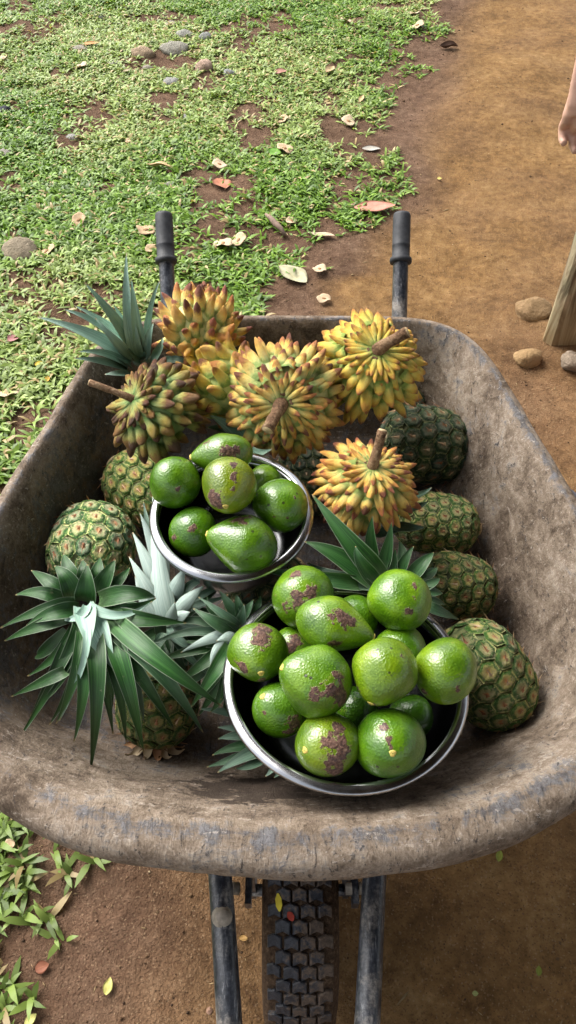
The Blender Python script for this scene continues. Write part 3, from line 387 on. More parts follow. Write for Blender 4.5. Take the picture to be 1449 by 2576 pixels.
# ------------------------------------------------------------------ material helpers
class MT:
    def __init__(s, name, rough=.6, spec=.4, metal=0):
        s.m = bpy.data.materials.new(name); s.m.use_nodes = True
        s.nt = s.m.node_tree; s.b = s.nt.nodes['Principled BSDF']
        s.b.inputs['Roughness'].default_value = rough; s.b.inputs['Specular IOR Level'].default_value = spec
        s.b.inputs['Metallic'].default_value = metal
        s._tc = None
    def n(s, t, **kw):
        x = s.nt.nodes.new('ShaderNode' + t)
        for k, v in kw.items(): setattr(x, k, v)
        return x
    def set(s, sock, v):
        if hasattr(v, 'is_output') or isinstance(v, bpy.types.NodeSocket): s.nt.links.new(v, sock)
        elif isinstance(v, (tuple, list)) and len(v) == 3 and sock.type == 'RGBA': sock.default_value = (*v, 1)
        else: sock.default_value = v
    def co(s, kind='Object'):
        if s._tc is None: s._tc = s.n('TexCoord')
        return s._tc.outputs[kind]
    def geo(s, k='Position'): return s.n('NewGeometry').outputs[k]
    def noise(s, scale, detail=4, vec=None, rough=.55, dist=0, out='Fac'):
        x = s.n('TexNoise'); x.inputs['Scale'].default_value = scale; x.inputs['Detail'].default_value = detail
        x.inputs['Roughness'].default_value = rough; x.inputs['Distortion'].default_value = dist
        s.set(x.inputs['Vector'], vec if vec is not None else s.co()); return x.outputs[out]
    def vor(s, scale, vec=None, out='Distance', feature='F1', rnd=1):
        x = s.n('TexVoronoi', feature=feature); x.inputs['Scale'].default_value = scale
        x.inputs['Randomness'].default_value = rnd
        s.set(x.inputs['Vector'], vec if vec is not None else s.co()); return x.outputs[out]
    def math(s, op, a, b=0, c=0, clamp=False):
        x = s.n('Math', operation=op, use_clamp=clamp)
        s.set(x.inputs[0], a); s.set(x.inputs[1], b)
        if op in ('MULTIPLY_ADD', 'SMOOTH_MIN'): s.set(x.inputs[2], c)
        return x.outputs[0]
    def step(s, v, lo, hi):
        x = s.n('MapRange', interpolation_type='SMOOTHSTEP')
        s.set(x.inputs['Value'], v); s.set(x.inputs['From Min'], lo); s.set(x.inputs['From Max'], hi)
        return x.outputs['Result']
    def mix(s, f, a, b, blend='MIX'):
        x = s.n('Mix', data_type='RGBA', blend_type=blend)
        s.set(x.inputs[0], f); s.set(x.inputs[6], a); s.set(x.inputs[7], b); return x.outputs[2]
    def ramp(s, f, stops, interp='LINEAR'):
        x = s.n('ValToRGB'); e = x.color_ramp.elements; x.color_ramp.interpolation = interp
        while len(e) < len(stops): e.new(.5)
        for i, (p, c) in enumerate(stops): e[i].position = p; e[i].color = (*c, 1)
        s.set(x.inputs[0], f); return x.outputs[0]
    def scalev(s, v, sc):
        x = s.n('Mapping'); x.inputs['Scale'].default_value = sc; s.set(x.inputs['Vector'], v); return x.outputs[0]
    def sep(s, v):
        x = s.n('SeparateXYZ'); s.set(x.inputs[0], v); return x.outputs
    def attr(s, name, out='Color', typ='GEOMETRY'):
        x = s.n('Attribute', attribute_name=name, attribute_type=typ); return x.outputs[out]
    def oi(s, k='Random'): return s.n('ObjectInfo').outputs[k]
    def col(s, v): s.set(s.b.inputs['Base Color'], v); return s
    def rough(s, v): s.set(s.b.inputs['Roughness'], v); return s
    def bump(s, h, strength=.5, dist=.002, prev=None):
        x = s.n('Bump'); x.inputs['Strength'].default_value = strength; x.inputs['Distance'].default_value = dist
        s.set(x.inputs['Height'], h)
        if prev is not None: s.set(x.inputs['Normal'], prev)
        s.nt.links.new(x.outputs[0], s.b.inputs['Normal']); return x.outputs[0]

def m_soil():
    t = MT('soil', .95, .15)
    p = t.geo()
    path = t.attr('path', 'Fac')
    n1 = t.noise(5, 5, p); n2 = t.noise(38, 5, p, .65); n3 = t.noise(220, 3, p, .7); n4 = t.noise(1.7, 3, p)
    f = t.math('ADD', t.math('MULTIPLY', n1, .45), t.math('MULTIPLY', n2, .55))
    earth = t.ramp(f, [(.32, (.055, .030, .018)), (.48, (.098, .057, .035)), (.60, (.145, .090, .058)), (.75, (.20, .135, .090))])
    track = t.ramp(f, [(.32, (.082, .043, .016)), (.45, (.155, .086, .032)), (.56, (.215, .125, .050)), (.72, (.31, .200, .090))])
    c = t.mix(path, earth, track)
    c = t.mix(t.math('MULTIPLY', t.step(n4, .42, .62), .22), c, (.15, .09, .06))
    c = t.mix(t.math('MULTIPLY', t.step(t.noise(13, 5, p, .7, .6), .50, .60), .30), c, t.mix(1, c, (1.45, 1.42, 1.40), 'MULTIPLY'))
    c = t.mix(t.math('MULTIPLY', t.step(t.noise(10, 5, t.scalev(p, (1, 1.6, 1)), .7, .8), .53, .63), .40), c, t.mix(1, c, (.62, .58, .54), 'MULTIPLY'))
    gr = t.vor(400, p, 'Color'); g1 = t.sep(gr)
    c = t.mix(t.math('MULTIPLY', t.step(g1[0], .92, .98), .40), c, (.30, .21, .13))
    c = t.mix(t.math('MULTIPLY', t.step(g1[1], .88, .97), .55), c, (.07, .035, .02))
    c = t.mix(t.math('MULTIPLY', t.step(n3, .35, .75), .35), c, t.mix(1, c, (1.5, 1.45, 1.4), 'MULTIPLY'))
    t.col(c)
    b = t.bump(n3, 1.0, .006); b = t.bump(n2, .6, .012, b); t.bump(t.vor(160, p), .22, .005, b)
    return t.m
def m_grass():
    t = MT('grass_blade', .48, .4)
    c = t.attr('tint')
    t.col(c)
    tr = t.n('BsdfTranslucent'); t.set(tr.inputs['Color'], t.mix(1, c, (1.3, 1.4, .5), 'MULTIPLY'))
    mx = t.n('MixShader'); mx.inputs[0].default_value = .28
    t.nt.links.new(t.b.outputs[0], mx.inputs[1]); t.nt.links.new(tr.outputs[0], mx.inputs[2])
    t.nt.links.new(mx.outputs[0], t.nt.nodes['Material Output'].inputs[0])
    return t.m
def m_flatattr(name, rough=.9):
    t = MT(name, rough, .2); t.col(t.attr('tint')); return t.m
def m_tray():
    t = MT('muddy_black_plastic', .8, .3)
    p = t.geo()
    n1 = t.noise(8, 6, p, .62); n2 = t.noise(36, 6, p, .72, .5); n3 = t.noise(170, 5, p, .75); n4 = t.noise(420, 3, p, .7)
    st = t.noise(60, 6, t.scalev(p, (.18, 1.3, 1.3)), .75, 1.2)
    st2 = t.noise(60, 6, t.scalev(p, (1.4, .35, .5)), .75, 1.4)
    grit = t.math('ADD', t.math('MULTIPLY', n3, .6), t.math('MULTIPLY', n4, .4))
    f = t.math('ADD', t.math('MULTIPLY', n1, .35), t.math('ADD', t.math('MULTIPLY', n2, .35), t.math('MULTIPLY', grit, .30)))
    mud = t.ramp(f, [(.41, (.068, .048, .033)), (.465, (.155, .117, .085)), (.52, (.250, .197, .150)), (.585, (.41, .345, .275))])
    mud = t.mix(t.math('MULTIPLY', t.step(t.noise(4.5, 4, p, .6, .8), .50, .60), .45), mud, t.mix(1, mud, (.50, .46, .44), 'MULTIPLY'))
    plastic = t.ramp(t.math('ADD', t.math('MULTIPLY', n2, .5), t.math('MULTIPLY', grit, .5)), [(.42, (.020, .020, .024)), (.50, (.042, .044, .053)), (.57, (.095, .10, .118))])
    worn = t.attr('worn', 'Fac'); shade_stain = t.attr('shade_stain', 'Fac')
    m = t.math('ADD', t.math('MULTIPLY', n1, .28), t.math('MULTIPLY', n2, .30)); m = t.math('ADD', m, t.math('MULTIPLY', st, .14)); m = t.math('ADD', m, t.math('MULTIPLY', st2, .14)); m = t.math('ADD', m, t.math('MULTIPLY', grit, .14))
    m = t.math('ADD', m, t.math('MULTIPLY', worn, .075)); m = t.math('ADD', m, t.math('MULTIPLY', shade_stain, .06))
    mask = t.step(m, .530, .60)
    c = t.mix(t.math('MULTIPLY', mask, .85), mud, plastic)
    g = t.step(t.math('ADD', t.math('MULTIPLY', st2, .55), t.math('MULTIPLY', n3, .45)), .545, .595)
    c = t.mix(t.math('MULTIPLY', g, .8), c, (.028, .024, .024))
    g2 = t.step(t.math('ADD', t.math('MULTIPLY', st, .55), t.math('MULTIPLY', n3, .45)), .555, .61)
    c = t.mix(t.math('MULTIPLY', g2, .65), c, (.46, .40, .34))
    wet = t.attr('wet', 'Fac')
    wm = t.step(t.math('ADD', wet, t.math('MULTIPLY', t.math('SUBTRACT', t.noise(40, 5, t.scalev(p, (.5, 1, 1)), .7), .5), 2.2)), .45, .6)
    c = t.mix(t.math('MULTIPLY', wm, .85), c, (.030, .020, .014))
    c = t.mix(t.math('MULTIPLY', shade_stain, .42), c, t.mix(1, c, (.42, .36, .33), 'MULTIPLY'))  # multiplies the painted shade of the inner walls and floor into the colour
    t.col(c)
    t.rough(t.math('SUBTRACT', .92, t.math('MULTIPLY', mask, .42)))
    b = t.bump(grit, .5, .003); b = t.bump(n2, .45, .006, b); t.bump(st2, .6, .005, b)
    return t.m
def m_avocado():
    t = MT('avocado_skin', .30, .7); t.b.inputs['Coat Weight'].default_value = .25; t.b.inputs['Coat Roughness'].default_value = .22
    oc = t.oi('Color'); ov = t.sep(oc); rnd = t.oi()
    add = t.n('VectorMath', operation='ADD'); t.set(add.inputs[0], t.co())
    cmb = t.n('CombineXYZ'); t.set(cmb.inputs[0], t.math('MULTIPLY', rnd, 7.0)); t.nt.links.new(cmb.outputs[0], add.inputs[1])
    v = add.outputs[0]
    n1 = t.noise(28, 4, v); n2 = t.noise(110, 4, v, .65); pb = t.vor(400, v, 'Distance', 'SMOOTH_F1')
    c = t.ramp(n1, [(.32, (.042, .112, .002)), (.5, (.082, .182, .003)), (.68, (.150, .270, .006))])
    dots = t.step(t.vor(300, v), .30, .10)
    c = t.mix(t.math('MULTIPLY', dots, .42), c, (.20, .36, .03))
    x = t.n('CombineColor'); 
    for i in range(3): t.nt.links.new(ov[i], x.inputs[i])
    c = t.mix(1, c, x.outputs[0], 'MULTIPLY')
    # black specks
    vc = t.n('TexVoronoi'); vc.inputs['Scale'].default_value = 95; t.set(vc.inputs['Vector'], v)
    sp = t.math('MULTIPLY', t.step(vc.outputs['Distance'], .24, .14), t.step(t.sep(vc.outputs['Color'])[0], .72, .76))
    sp = t.math('MULTIPLY', sp, t.step(t.noise(22, 2, v), .46, .54))
    c = t.mix(t.math('MULTIPLY', sp, .85), c, (.018, .014, .010))
    # brown cork scabs
    sc = t.attr('scab', 'Fac')
    f = t.math('ADD', sc, t.math('MULTIPLY', t.math('SUBTRACT', n2, .5), 1.7)); f = t.math('ADD', f, t.math('MULTIPLY', t.math('SUBTRACT', t.noise(48, 3, v), .5), 1.5))
    mk = t.step(f, .48, .60); halo = t.step(f, .34, .52)
    c = t.mix(t.math('MULTIPLY', halo, .35), c, (.26, .27, .03))
    cork = t.ramp(t.noise(240, 3, v, .7), [(.30, (.022, .009, .007)), (.48, (.085, .036, .024)), (.60, (.16, .082, .055)), (.74, (.30, .20, .13))])
    c = t.mix(mk, c, cork)
    t.col(c)
    t.rough(t.math('ADD', t.math('MULTIPLY', mk, .5), t.math('MULTIPLY_ADD', n2, .26, .20)))
    b = t.bump(pb, .45, .0013); b = t.bump(n2, .05, .0015, b); t.bump(t.math('MULTIPLY', mk, t.noise(200, 3, v)), .6, .003, b)
    return t.m
def m_spine():
    t = MT('spine_skin', .5, .35)
    z = t.sep(t.co())[2]; rnd = t.oi(); n = t.noise(5, 4, t.co(), .65); gp = t.noise(45, 4, t.geo(), .6)
    zz = t.math('ADD', z, t.math('MULTIPLY', t.math('SUBTRACT', n, .5), .5))
    c = t.ramp(zz, [(-.0, (.30, .42, .12)), (.12, (.58, .62, .22)), (.30, (.88, .72, .24)), (.62, (.90, .62, .14)), (.82, (.74, .37, .11)), (.98, (.38, .17, .09))])
    tipc = t.ramp(rnd, [(.0, (.13, .045, .03)), (.35, (.30, .095, .06)), (.6, (.55, .22, .07)), (1, (.80, .48, .11))], 'LINEAR')
    al = t.oi('Alpha') if 'Alpha' in [o.name for o in t.n('ObjectInfo').outputs] else .5
    thr = t.math('SUBTRACT', 1.0, t.math('MULTIPLY', al, .68))
    tm = t.math('MULTIPLY', t.step(zz, t.math('SUBTRACT', thr, .12), t.math('ADD', thr, .16)), .95)
    c = t.mix(tm, c, tipc)
    sp = t.step(t.noise(14, 3, t.co(), .6), .64, .72)
    c = t.mix(t.math('MULTIPLY', sp, .6), c, (.16, .075, .035))
    c = t.mix(t.math('MULTIPLY', t.step(gp, .5, .68), .40), c, t.mix(1, c, (.62, .85, .75), 'MULTIPLY'))
    c = t.mix(1, c, t.oi('Color'), 'MULTIPLY')
    t.col(c); t.rough(t.math('MULTIPLY_ADD', n, .3, .32))
    t.bump(t.noise(7, 5, t.co(), .75), .55, .30); return t.m
def m_rolbody():
    t = MT('spiny_fruit_flesh', .55, .3)
    n = t.noise(60, 4, None, .6)
    c = t.ramp(n, [(.3, (.22, .30, .11)), (.5, (.40, .44, .18)), (.7, (.56, .54, .24))])
    t.col(t.mix(1, c, t.oi('Color'), 'MULTIPLY')); t.bump(t.noise(120, 4), .4, .004); return t.m
def m_eye():
    t = MT('pineapple_eye', .5, .4)
    rnd = t.oi(); ripe = t.oi('Alpha')
    off = t.n('CombineXYZ'); t.set(off.inputs[0], t.math('MULTIPLY', rnd, 40.0)); t.set(off.inputs[2], t.math('MULTIPLY', rnd, 17.0))
    va = t.n('VectorMath', operation='ADD'); t.set(va.inputs[0], t.co()); t.nt.links.new(off.outputs[0], va.inputs[1]); rv = va.outputs[0]
    wv = t.noise(1.6, 3, rv, .6, 0, 'Color'); sb = t.n('VectorMath', operation='SUBTRACT'); t.set(sb.inputs[0], wv); sb.inputs[1].default_value = (.5, .5, .5)
    sc = t.n('VectorMath', operation='SCALE'); t.set(sc.inputs[0], sb.outputs[0]); sc.inputs['Scale'].default_value = .75
    vb = t.n('VectorMath', operation='ADD'); t.set(vb.inputs[0], t.co()); t.nt.links.new(sc.outputs[0], vb.inputs[1])
    s = t.sep(vb.outputs[0])
    hx = t.math('ABSOLUTE', s[0]); ha = t.math('ABSOLUTE', t.math('ADD', t.math('MULTIPLY', s[0], .5), t.math('MULTIPLY', s[1], .866)))
    hb = t.math('ABSOLUTE', t.math('SUBTRACT', t.math('MULTIPLY', s[0], .5), t.math('MULTIPLY', s[1], .866)))
    rr = t.math('MULTIPLY', t.math('MAXIMUM', hx, t.math('MAXIMUM', ha, hb)), 1.13)
    n = t.noise(3.2, 5, rv, .7); r2 = t.math('ADD', rr, t.math('MULTIPLY', t.math('SUBTRACT', n, .5), .70))
    green = t.ramp(r2, [(.06, (.38, .17, .07)), (.17, (.24, .21, .13)), (.34, (.14, .20, .14)), (.54, (.085, .135, .085)), (.66, (.012, .050, .020)), (.84, (.012, .050, .018)), (.95, (.10, .17, .06)), (1.08, (.36, .38, .17))])
    gold = t.ramp(r2, [(.06, (.42, .16, .05)), (.17, (.52, .32, .10)), (.34, (.52, .44, .14)), (.54, (.44, .40, .11)), (.68, (.10, .19, .03)), (.84, (.05, .14, .022)), (.95, (.24, .34, .08)), (1.08, (.52, .52, .20))])
    k = t.math('ADD', ripe, t.math('MULTIPLY', t.math('SUBTRACT', rnd, .5), .5), clamp=True)
    c = t.mix(k, green, gold)
    c = t.mix(t.math('MULTIPLY', t.step(t.math('ADD', t.noise(4, 5, rv, .75), t.math('MULTIPLY', s[1], -.08)), .50, .64), .60), c, (.34, .27, .18))
    c = t.mix(t.math('MULTIPLY', t.step(t.noise(7, 5, rv, .75), .52, .66), .45), c, t.mix(1, c, (.35, .38, .34), 'MULTIPLY'))
    c = t.mix(1, c, t.oi('Color'), 'MULTIPLY')
    t.col(c); t.bump(t.noise(6, 5, None, .75), .6, .3); return t.m
def m_pinebody():
    t = MT('pineapple_rind', .7, .3)
    n = t.noise(90, 4, None, .6)
    t.col(t.mix(1, t.ramp(n, [(.35, (.045, .06, .022)), (.6, (.12, .13, .05)), (.75, (.22, .19, .08))]), t.oi('Color'), 'MULTIPLY'))
    t.bump(n, .5, .004); return t.m
def m_bract():
    t = MT('dry_bract', .7, .3); n = t.noise(3, 3)
    t.col(t.ramp(t.math('ADD', t.math('MULTIPLY', n, .5), t.math('MULTIPLY', t.oi(), .5)), [(.25, (.24, .10, .05)), (.5, (.46, .27, .14)), (.75, (.62, .50, .33))])); return t.m
def m_leaf(under):
    t = MT('crown_leaf_underside' if under else 'crown_leaf_face', .52 if under else .38, .45)
    x = t.attr('across', 'Fac'); al = t.attr('along', 'Fac'); pale = t.oi('Alpha'); rnd = t.oi()
    st = t.noise(1, 4, t.n('CombineXYZ').outputs[0])
    cx = t.n('CombineXYZ'); t.set(cx.inputs[0], t.math('MULTIPLY', x, 14)); t.set(cx.inputs[1], t.math('MULTIPLY', al, 1.2)); t.set(cx.inputs[2], t.math('MULTIPLY', rnd, 30))
    st = t.noise(1, 4, cx.outputs[0], .6)
    if under:
        c = t.ramp(st, [(.3, (.24, .34, .32)), (.55, (.36, .46, .43)), (.75, (.48, .58, .54))])
    else:
        dark = t.ramp(st, [(.34, (.008, .040, .009)), (.52, (.020, .080, .016)), (.68, (.048, .140, .028))])
        mid = t.step(t.math('ABSOLUTE', t.math('ADD', x, t.math('MULTIPLY', t.math('SUBTRACT', rnd, .5), .4))), .6, .0)
        dark = t.mix(t.math('MULTIPLY', mid, .28), dark, (.060, .180, .045))
        dark = t.mix(t.math('MULTIPLY', t.step(al, .25, .0), .5), dark, (.16, .28, .12))
        pl = t.ramp(st, [(.3, (.10, .18, .14)), (.55, (.19, .29, .245)), (.75, (.32, .42, .36))])
        c = t.mix(pale, dark, pl)
    c = t.mix(1, c, t.oi('Color'), 'MULTIPLY')
    edge = t.step(t.math('ABSOLUTE', x), .90, .99)
    c = t.mix(t.math('MULTIPLY', edge, .7), c, (.34, .40, .30))
    c = t.mix(t.math('MULTIPLY', t.step(al, .955, .99), .8), c, (.34, .24, .10))
    sp = t.noise(55, 4, t.geo(), .7)
    c = t.mix(t.math('MULTIPLY', t.step(sp, .66, .74), .5), c, (.24, .23, .14))
    t.col(c); t.rough(t.math('MULTIPLY_ADD', st, .25, .28 if not under else .40)); t.bump(st, .45, .0020)
    return t.m
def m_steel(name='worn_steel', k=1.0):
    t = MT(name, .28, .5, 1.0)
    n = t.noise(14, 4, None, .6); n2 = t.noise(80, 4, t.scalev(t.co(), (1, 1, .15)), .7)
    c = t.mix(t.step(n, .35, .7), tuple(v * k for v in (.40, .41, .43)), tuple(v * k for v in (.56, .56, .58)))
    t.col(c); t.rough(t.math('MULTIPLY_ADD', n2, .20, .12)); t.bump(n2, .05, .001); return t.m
def m_paint():
    t = MT('black_painted_tube', .3, .5)
    p = t.geo(); n = t.noise(14, 5, p, .6); n2 = t.noise(55, 5, t.scalev(p, (1, .3, 1)), .72, .8); n3 = t.noise(230, 4, p, .7)
    f = t.math('ADD', t.math('MULTIPLY', n2, .6), t.math('MULTIPLY', n3, .4))
    c = t.ramp(f, [(.40, (.012, .014, .019)), (.50, (.030, .034, .044)), (.60, (.085, .092, .108))])
    m = t.math('ADD', t.math('MULTIPLY', n, .62), t.math('MULTIPLY', f, .38)); thr = t.math('SUBTRACT', .62, t.math('MULTIPLY', t.oi('Alpha'), .13))
    mudm = t.step(m, t.math('SUBTRACT', thr, .03), t.math('ADD', thr, .09))
    c = t.mix(t.math('MULTIPLY', mudm, .75), c, t.ramp(f, [(.40, (.10, .085, .07)), (.60, (.30, .27, .235))]))
    sc = t.step(t.noise(120, 4, t.scalev(p, (3, .3, .5)), .75), .60, .66)
    c = t.mix(t.math('MULTIPLY', sc, .5), c, (.30, .31, .33))
    t.col(c); t.rough(t.math('MULTIPLY_ADD', mudm, .45, .30)); t.bump(f, .35, .002); return t.m
def m_grip():
    t = MT('black_rubber_grip', .6, .35); n = t.noise(60, 4, t.geo(), .6)
    t.col(t.ramp(n, [(.35, (.022, .024, .028)), (.7, (.055, .058, .066))])); t.bump(t.noise(260, 3, t.geo()), .2, .001); return t.m
def m_tyre():
    t = MT('muddy_tyre_rubber', .55, .4); p = t.geo(); n = t.noise(30, 5, p, .65); n2 = t.noise(170, 4, p, .7)
    c = t.ramp(n2, [(.35, (.016, .018, .024)), (.7, (.055, .06, .075))])
    k = t.step(t.math('ADD', t.math('ADD', t.math('MULTIPLY', n, .6), t.math('MULTIPLY', n2, .4)), t.math('MULTIPLY', t.sep(p)[0], 2.2)), .50, .60)
    c = t.mix(t.math('MULTIPLY', k, .7), c, t.ramp(n2, [(.3, (.05, .035, .024)), (.7, (.19, .13, .085))]))
    t.col(c); t.rough(t.math('MULTIPLY_ADD', k, .4, .42)); t.bump(n2, .6, .003); return t.m
def m_mud():
    t = MT('caked_mud', .95, .1); p = t.geo(); n = t.noise(160, 5, p, .7)
    t.col(t.ramp(n, [(.3, (.025, .017, .012)), (.55, (.085, .055, .036)), (.75, (.20, .14, .09))])); t.bump(n, .8, .005); return t.m
def m_wood():
    t = MT('weathered_wood', .8, .2); p = t.geo()
    g = t.noise(28, 6, t.scalev(p, (1, 1, .12)), .65, 1.5); n = t.noise(9, 3, p)
    c = t.ramp(g, [(.38, (.12, .09, .055)), (.5, (.27, .215, .135)), (.62, (.40, .34, .23))])
    c = t.mix(t.step(n, .4, .6), c, t.mix(1, c, (.86, .97, .98), 'MULTIPLY'))
    z = t.sep(p)[2]
    c = t.mix(t.math('MULTIPLY', t.step(t.math('ADD', z, t.math('MULTIPLY', n, .12)), .26, .08), .6), c, (.27, .17, .07))
    t.col(c); t.bump(g, .7, .006); return t.m
def m_stone():
    t = MT('stone', .85, .25); n = t.noise(30, 5, None, .65); n2 = t.noise(120, 4, None, .7)
    c = t.mix(1, t.ramp(n, [(.3, (.72, .68, .62)), (.6, (1.05, 1.0, .95)), (.8, (1.25, 1.25, 1.2))]), t.oi('Color'), 'MULTIPLY')
    c = t.mix(t.math('MULTIPLY', t.step(n, .52, .66), .35), c, (.24, .17, .10))
    t.col(c); b = t.bump(n2, .7, .005); t.bump(n, .6, .012, b); return t.m
def m_pod():
    t = MT('papery_seed', .75, .25); n = t.noise(60, 5, None, .65); rnd = t.oi()
    c = t.ramp(n, [(.32, (.22, .125, .06)), (.48, (.42, .29, .165)), (.66, (.62, .49, .33))])
    t.col(t.mix(t.math('MULTIPLY', rnd, .40), c, (.70, .62, .48))); t.bump(n, .4, .003); return t.m
def m_podseed():
    t = MT('seed_kernel', .7, .2); t.col(t.ramp(t.noise(90, 4), [(.3, (.16, .08, .035)), (.7, (.40, .24, .12))])); return t.m
def m_deadleaf():
    t = MT('fallen_leaf', .6, .3); n = t.noise(45, 5, None, .65)
    c = t.mix(1, t.ramp(n, [(.3, (.7, .66, .6)), (.6, (1, 1, 1)), (.8, (1.25, 1.25, 1.2))]), t.oi('Color'), 'MULTIPLY')
    x = t.attr('across', 'Fac'); 
    c = t.mix(t.math('MULTIPLY', t.step(t.math('ABSOLUTE', x), .10, .0), .5), c, t.mix(1, c, (1.5, 1.4, 1.3), 'MULTIPLY'))
    t.col(c); t.bump(n, .3, .002); return t.m
def m_simple(name, c, rough=.6, spec=.4, ns=60, amp=.35):
    t = MT(name, rough, spec); n = t.noise(ns, 4, None, .6)
    lo = tuple(v * (1 - amp) for v in c); hi = tuple(min(1, v * (1 + amp)) for v in c)
    t.col(t.ramp(n, [(.3, lo), (.7, hi)])); t.bump(n, .3, .002); return t.m

SOIL, GRASS, CRUMB = m_soil(), m_grass(), m_flatattr('soil_crumb')
TRAY, AVO, SPINE, ROLB, EYE, PINB, BRACT = m_tray(), m_avocado(), m_spine(), m_rolbody(), m_eye(), m_pinebody(), m_bract()
LTOP, LBOT, STEEL, STEEL_SHADE, PAINT, GRIP, TYRE, MUD = m_leaf(False), m_leaf(True), m_steel(), m_steel('shaded_dirty_steel', .13), m_paint(), m_grip(), m_tyre(), m_mud()  # dirty inner bowl steel, with dark reflections and shade put into its colour
WOOD, STONE, POD, PODS, DLEAF = m_wood(), m_stone(), m_pod(), m_podseed(), m_deadleaf()
def m_stalk():
    t = MT('woody_stalk', .8, .2); n = t.noise(45, 5, None, .7); n2 = t.noise(260, 4, None, .7)
    c = t.ramp(t.math('ADD', t.math('MULTIPLY', n, .55), t.math('MULTIPLY', n2, .45)), [(.40, (.075, .040, .022)), (.50, (.215, .125, .070)), (.60, (.36, .25, .15))])
    t.col(c); b = t.bump(n2, .9, .004); t.bump(n, .6, .006, b); return t.m
STALK = m_stalk()
CUT = m_simple('cut_stalk_end', (.50, .38, .22), .8, .2, 120, .3)
SCAR = m_simple('stem_scar_cork', (.60, .47, .12), .6, .3, 160, .35)
BOLT = m_simple('dusty_bolt', (.30, .26, .21), .6, .4, 120, .4)
TWIGM = m_simple('dead_twig', (.20, .14, .11), .8, .2, 60, .4)
SKIN = m_simple('skin', (.56, .34, .255), .5, .4, 40, .14)
SHIRT = m_simple('grey_cotton', (.22, .24, .27), .9, .1, 30, .15)
SHORTS = m_simple('dark_cotton', (.05, .055, .07), .9, .1, 30, .2)
HAIR = m_simple('dark_hair', (.015, .012, .010), .5, .4, 90, .4)
BASINM = m_simple('blue_grey_plastic', (.055, .07, .095), .4, .5, 20, .3)

# ------------------------------------------------------------------ ground
PATH = np.array(D['path'])[::-1]                 # (x, y) of the grass/path border, from near to far
def border(y):
    o = np.argsort(PATH[:, 1]); return np.interp(y, PATH[o, 1], PATH[o, 0])
def pathness(x, y):
    d = x - border(y) + .16 * (fbm(x * 4, y * 4, 3, 5) - .5)
    lo, hi = .02, .24
    t = np.clip((d - lo) / (hi - lo), 0, 1); t = t * t * (3 - 2 * t)
    k = 1 - .6 * np.exp(-(((x - .62) / .22) ** 2 + ((y - 1.55) / .3) ** 2))     # browner soil round the post
    return t * k * (1 - .55 * np.clip((.75 - y) / .5, 0, 1) * np.clip((.25 - x) / .4, 0, 1))
def ground_z(x, y):
    p = pathness(x, y)
    h = (fbm(x * 2.2, y * 2.2, 3, 1) - .5) * .05 + (fbm(x * 14, y * 14, 4, 2) - .5) * .020 * (1 - .45 * p) + (fbm(x * 55, y * 55, 2, 3) - .5) * .006
    far = np.clip((np.hypot(x, y) - 6) / 4, 0, 1)
    return h * (1 - far) - .004
def axis_pts(a, b, step, far):
    m = np.arange(a, b + 1e-6, step); k = np.array([.15, .5, 1.2, 3, 7, 15, 30, 60, far])
    return np.concatenate([(a - k)[::-1], m, b + k])
gx, gy = axis_pts(-2.4, 2.4, .02, 120), axis_pts(-.8, 5.6, .02, 120)
X, Y = np.meshgrid(gx, gy); Z = ground_z(X, Y)
V = np.stack([X.ravel(), Y.ravel(), Z.ravel()], 1)
nx, ny = len(gx), len(gy)
i = np.arange(nx * ny).reshape(ny, nx)
Q = np.stack([i[:-1, :-1], i[:-1, 1:], i[1:, 1:], i[1:, :-1]], -1).reshape(-1)
gm = fast_mesh('ground', V, Q, np.full(len(Q) // 4, 4), SOIL)
a = gm.attributes.new('path', 'FLOAT', 'POINT'); a.data.foreach_set('value', pathness(X, Y).ravel().astype(np.float32))
tag(link('ground', gm), kind='structure')

BARE = np.array(D['bare'])
def bareness(x, y):
    b = np.zeros_like(x); w = .10 * (fbm(x * 7, y * 7, 3, 9) - .5)
    for bx, by, s, k in BARE:
        d = np.hypot(x - bx, (y - by) * .75) / s + w * 5
        b = np.maximum(b, k * np.clip(1.45 - d, 0, 1))
    return b
def grass_density(x, y):
    d = border(y) - x + .34 * (fbm(x * 5, y * 5, 4, 21) - .5)
    g = np.clip(d / .16, 0, 1)
    g = g * (1 - np.clip(bareness(x, y) * 1.25, 0, 1))
    n = fbm(x * 6, y * 6, 4, 33)
    g = g * np.clip((n - .33) / .16, .10, 1) 
    return g
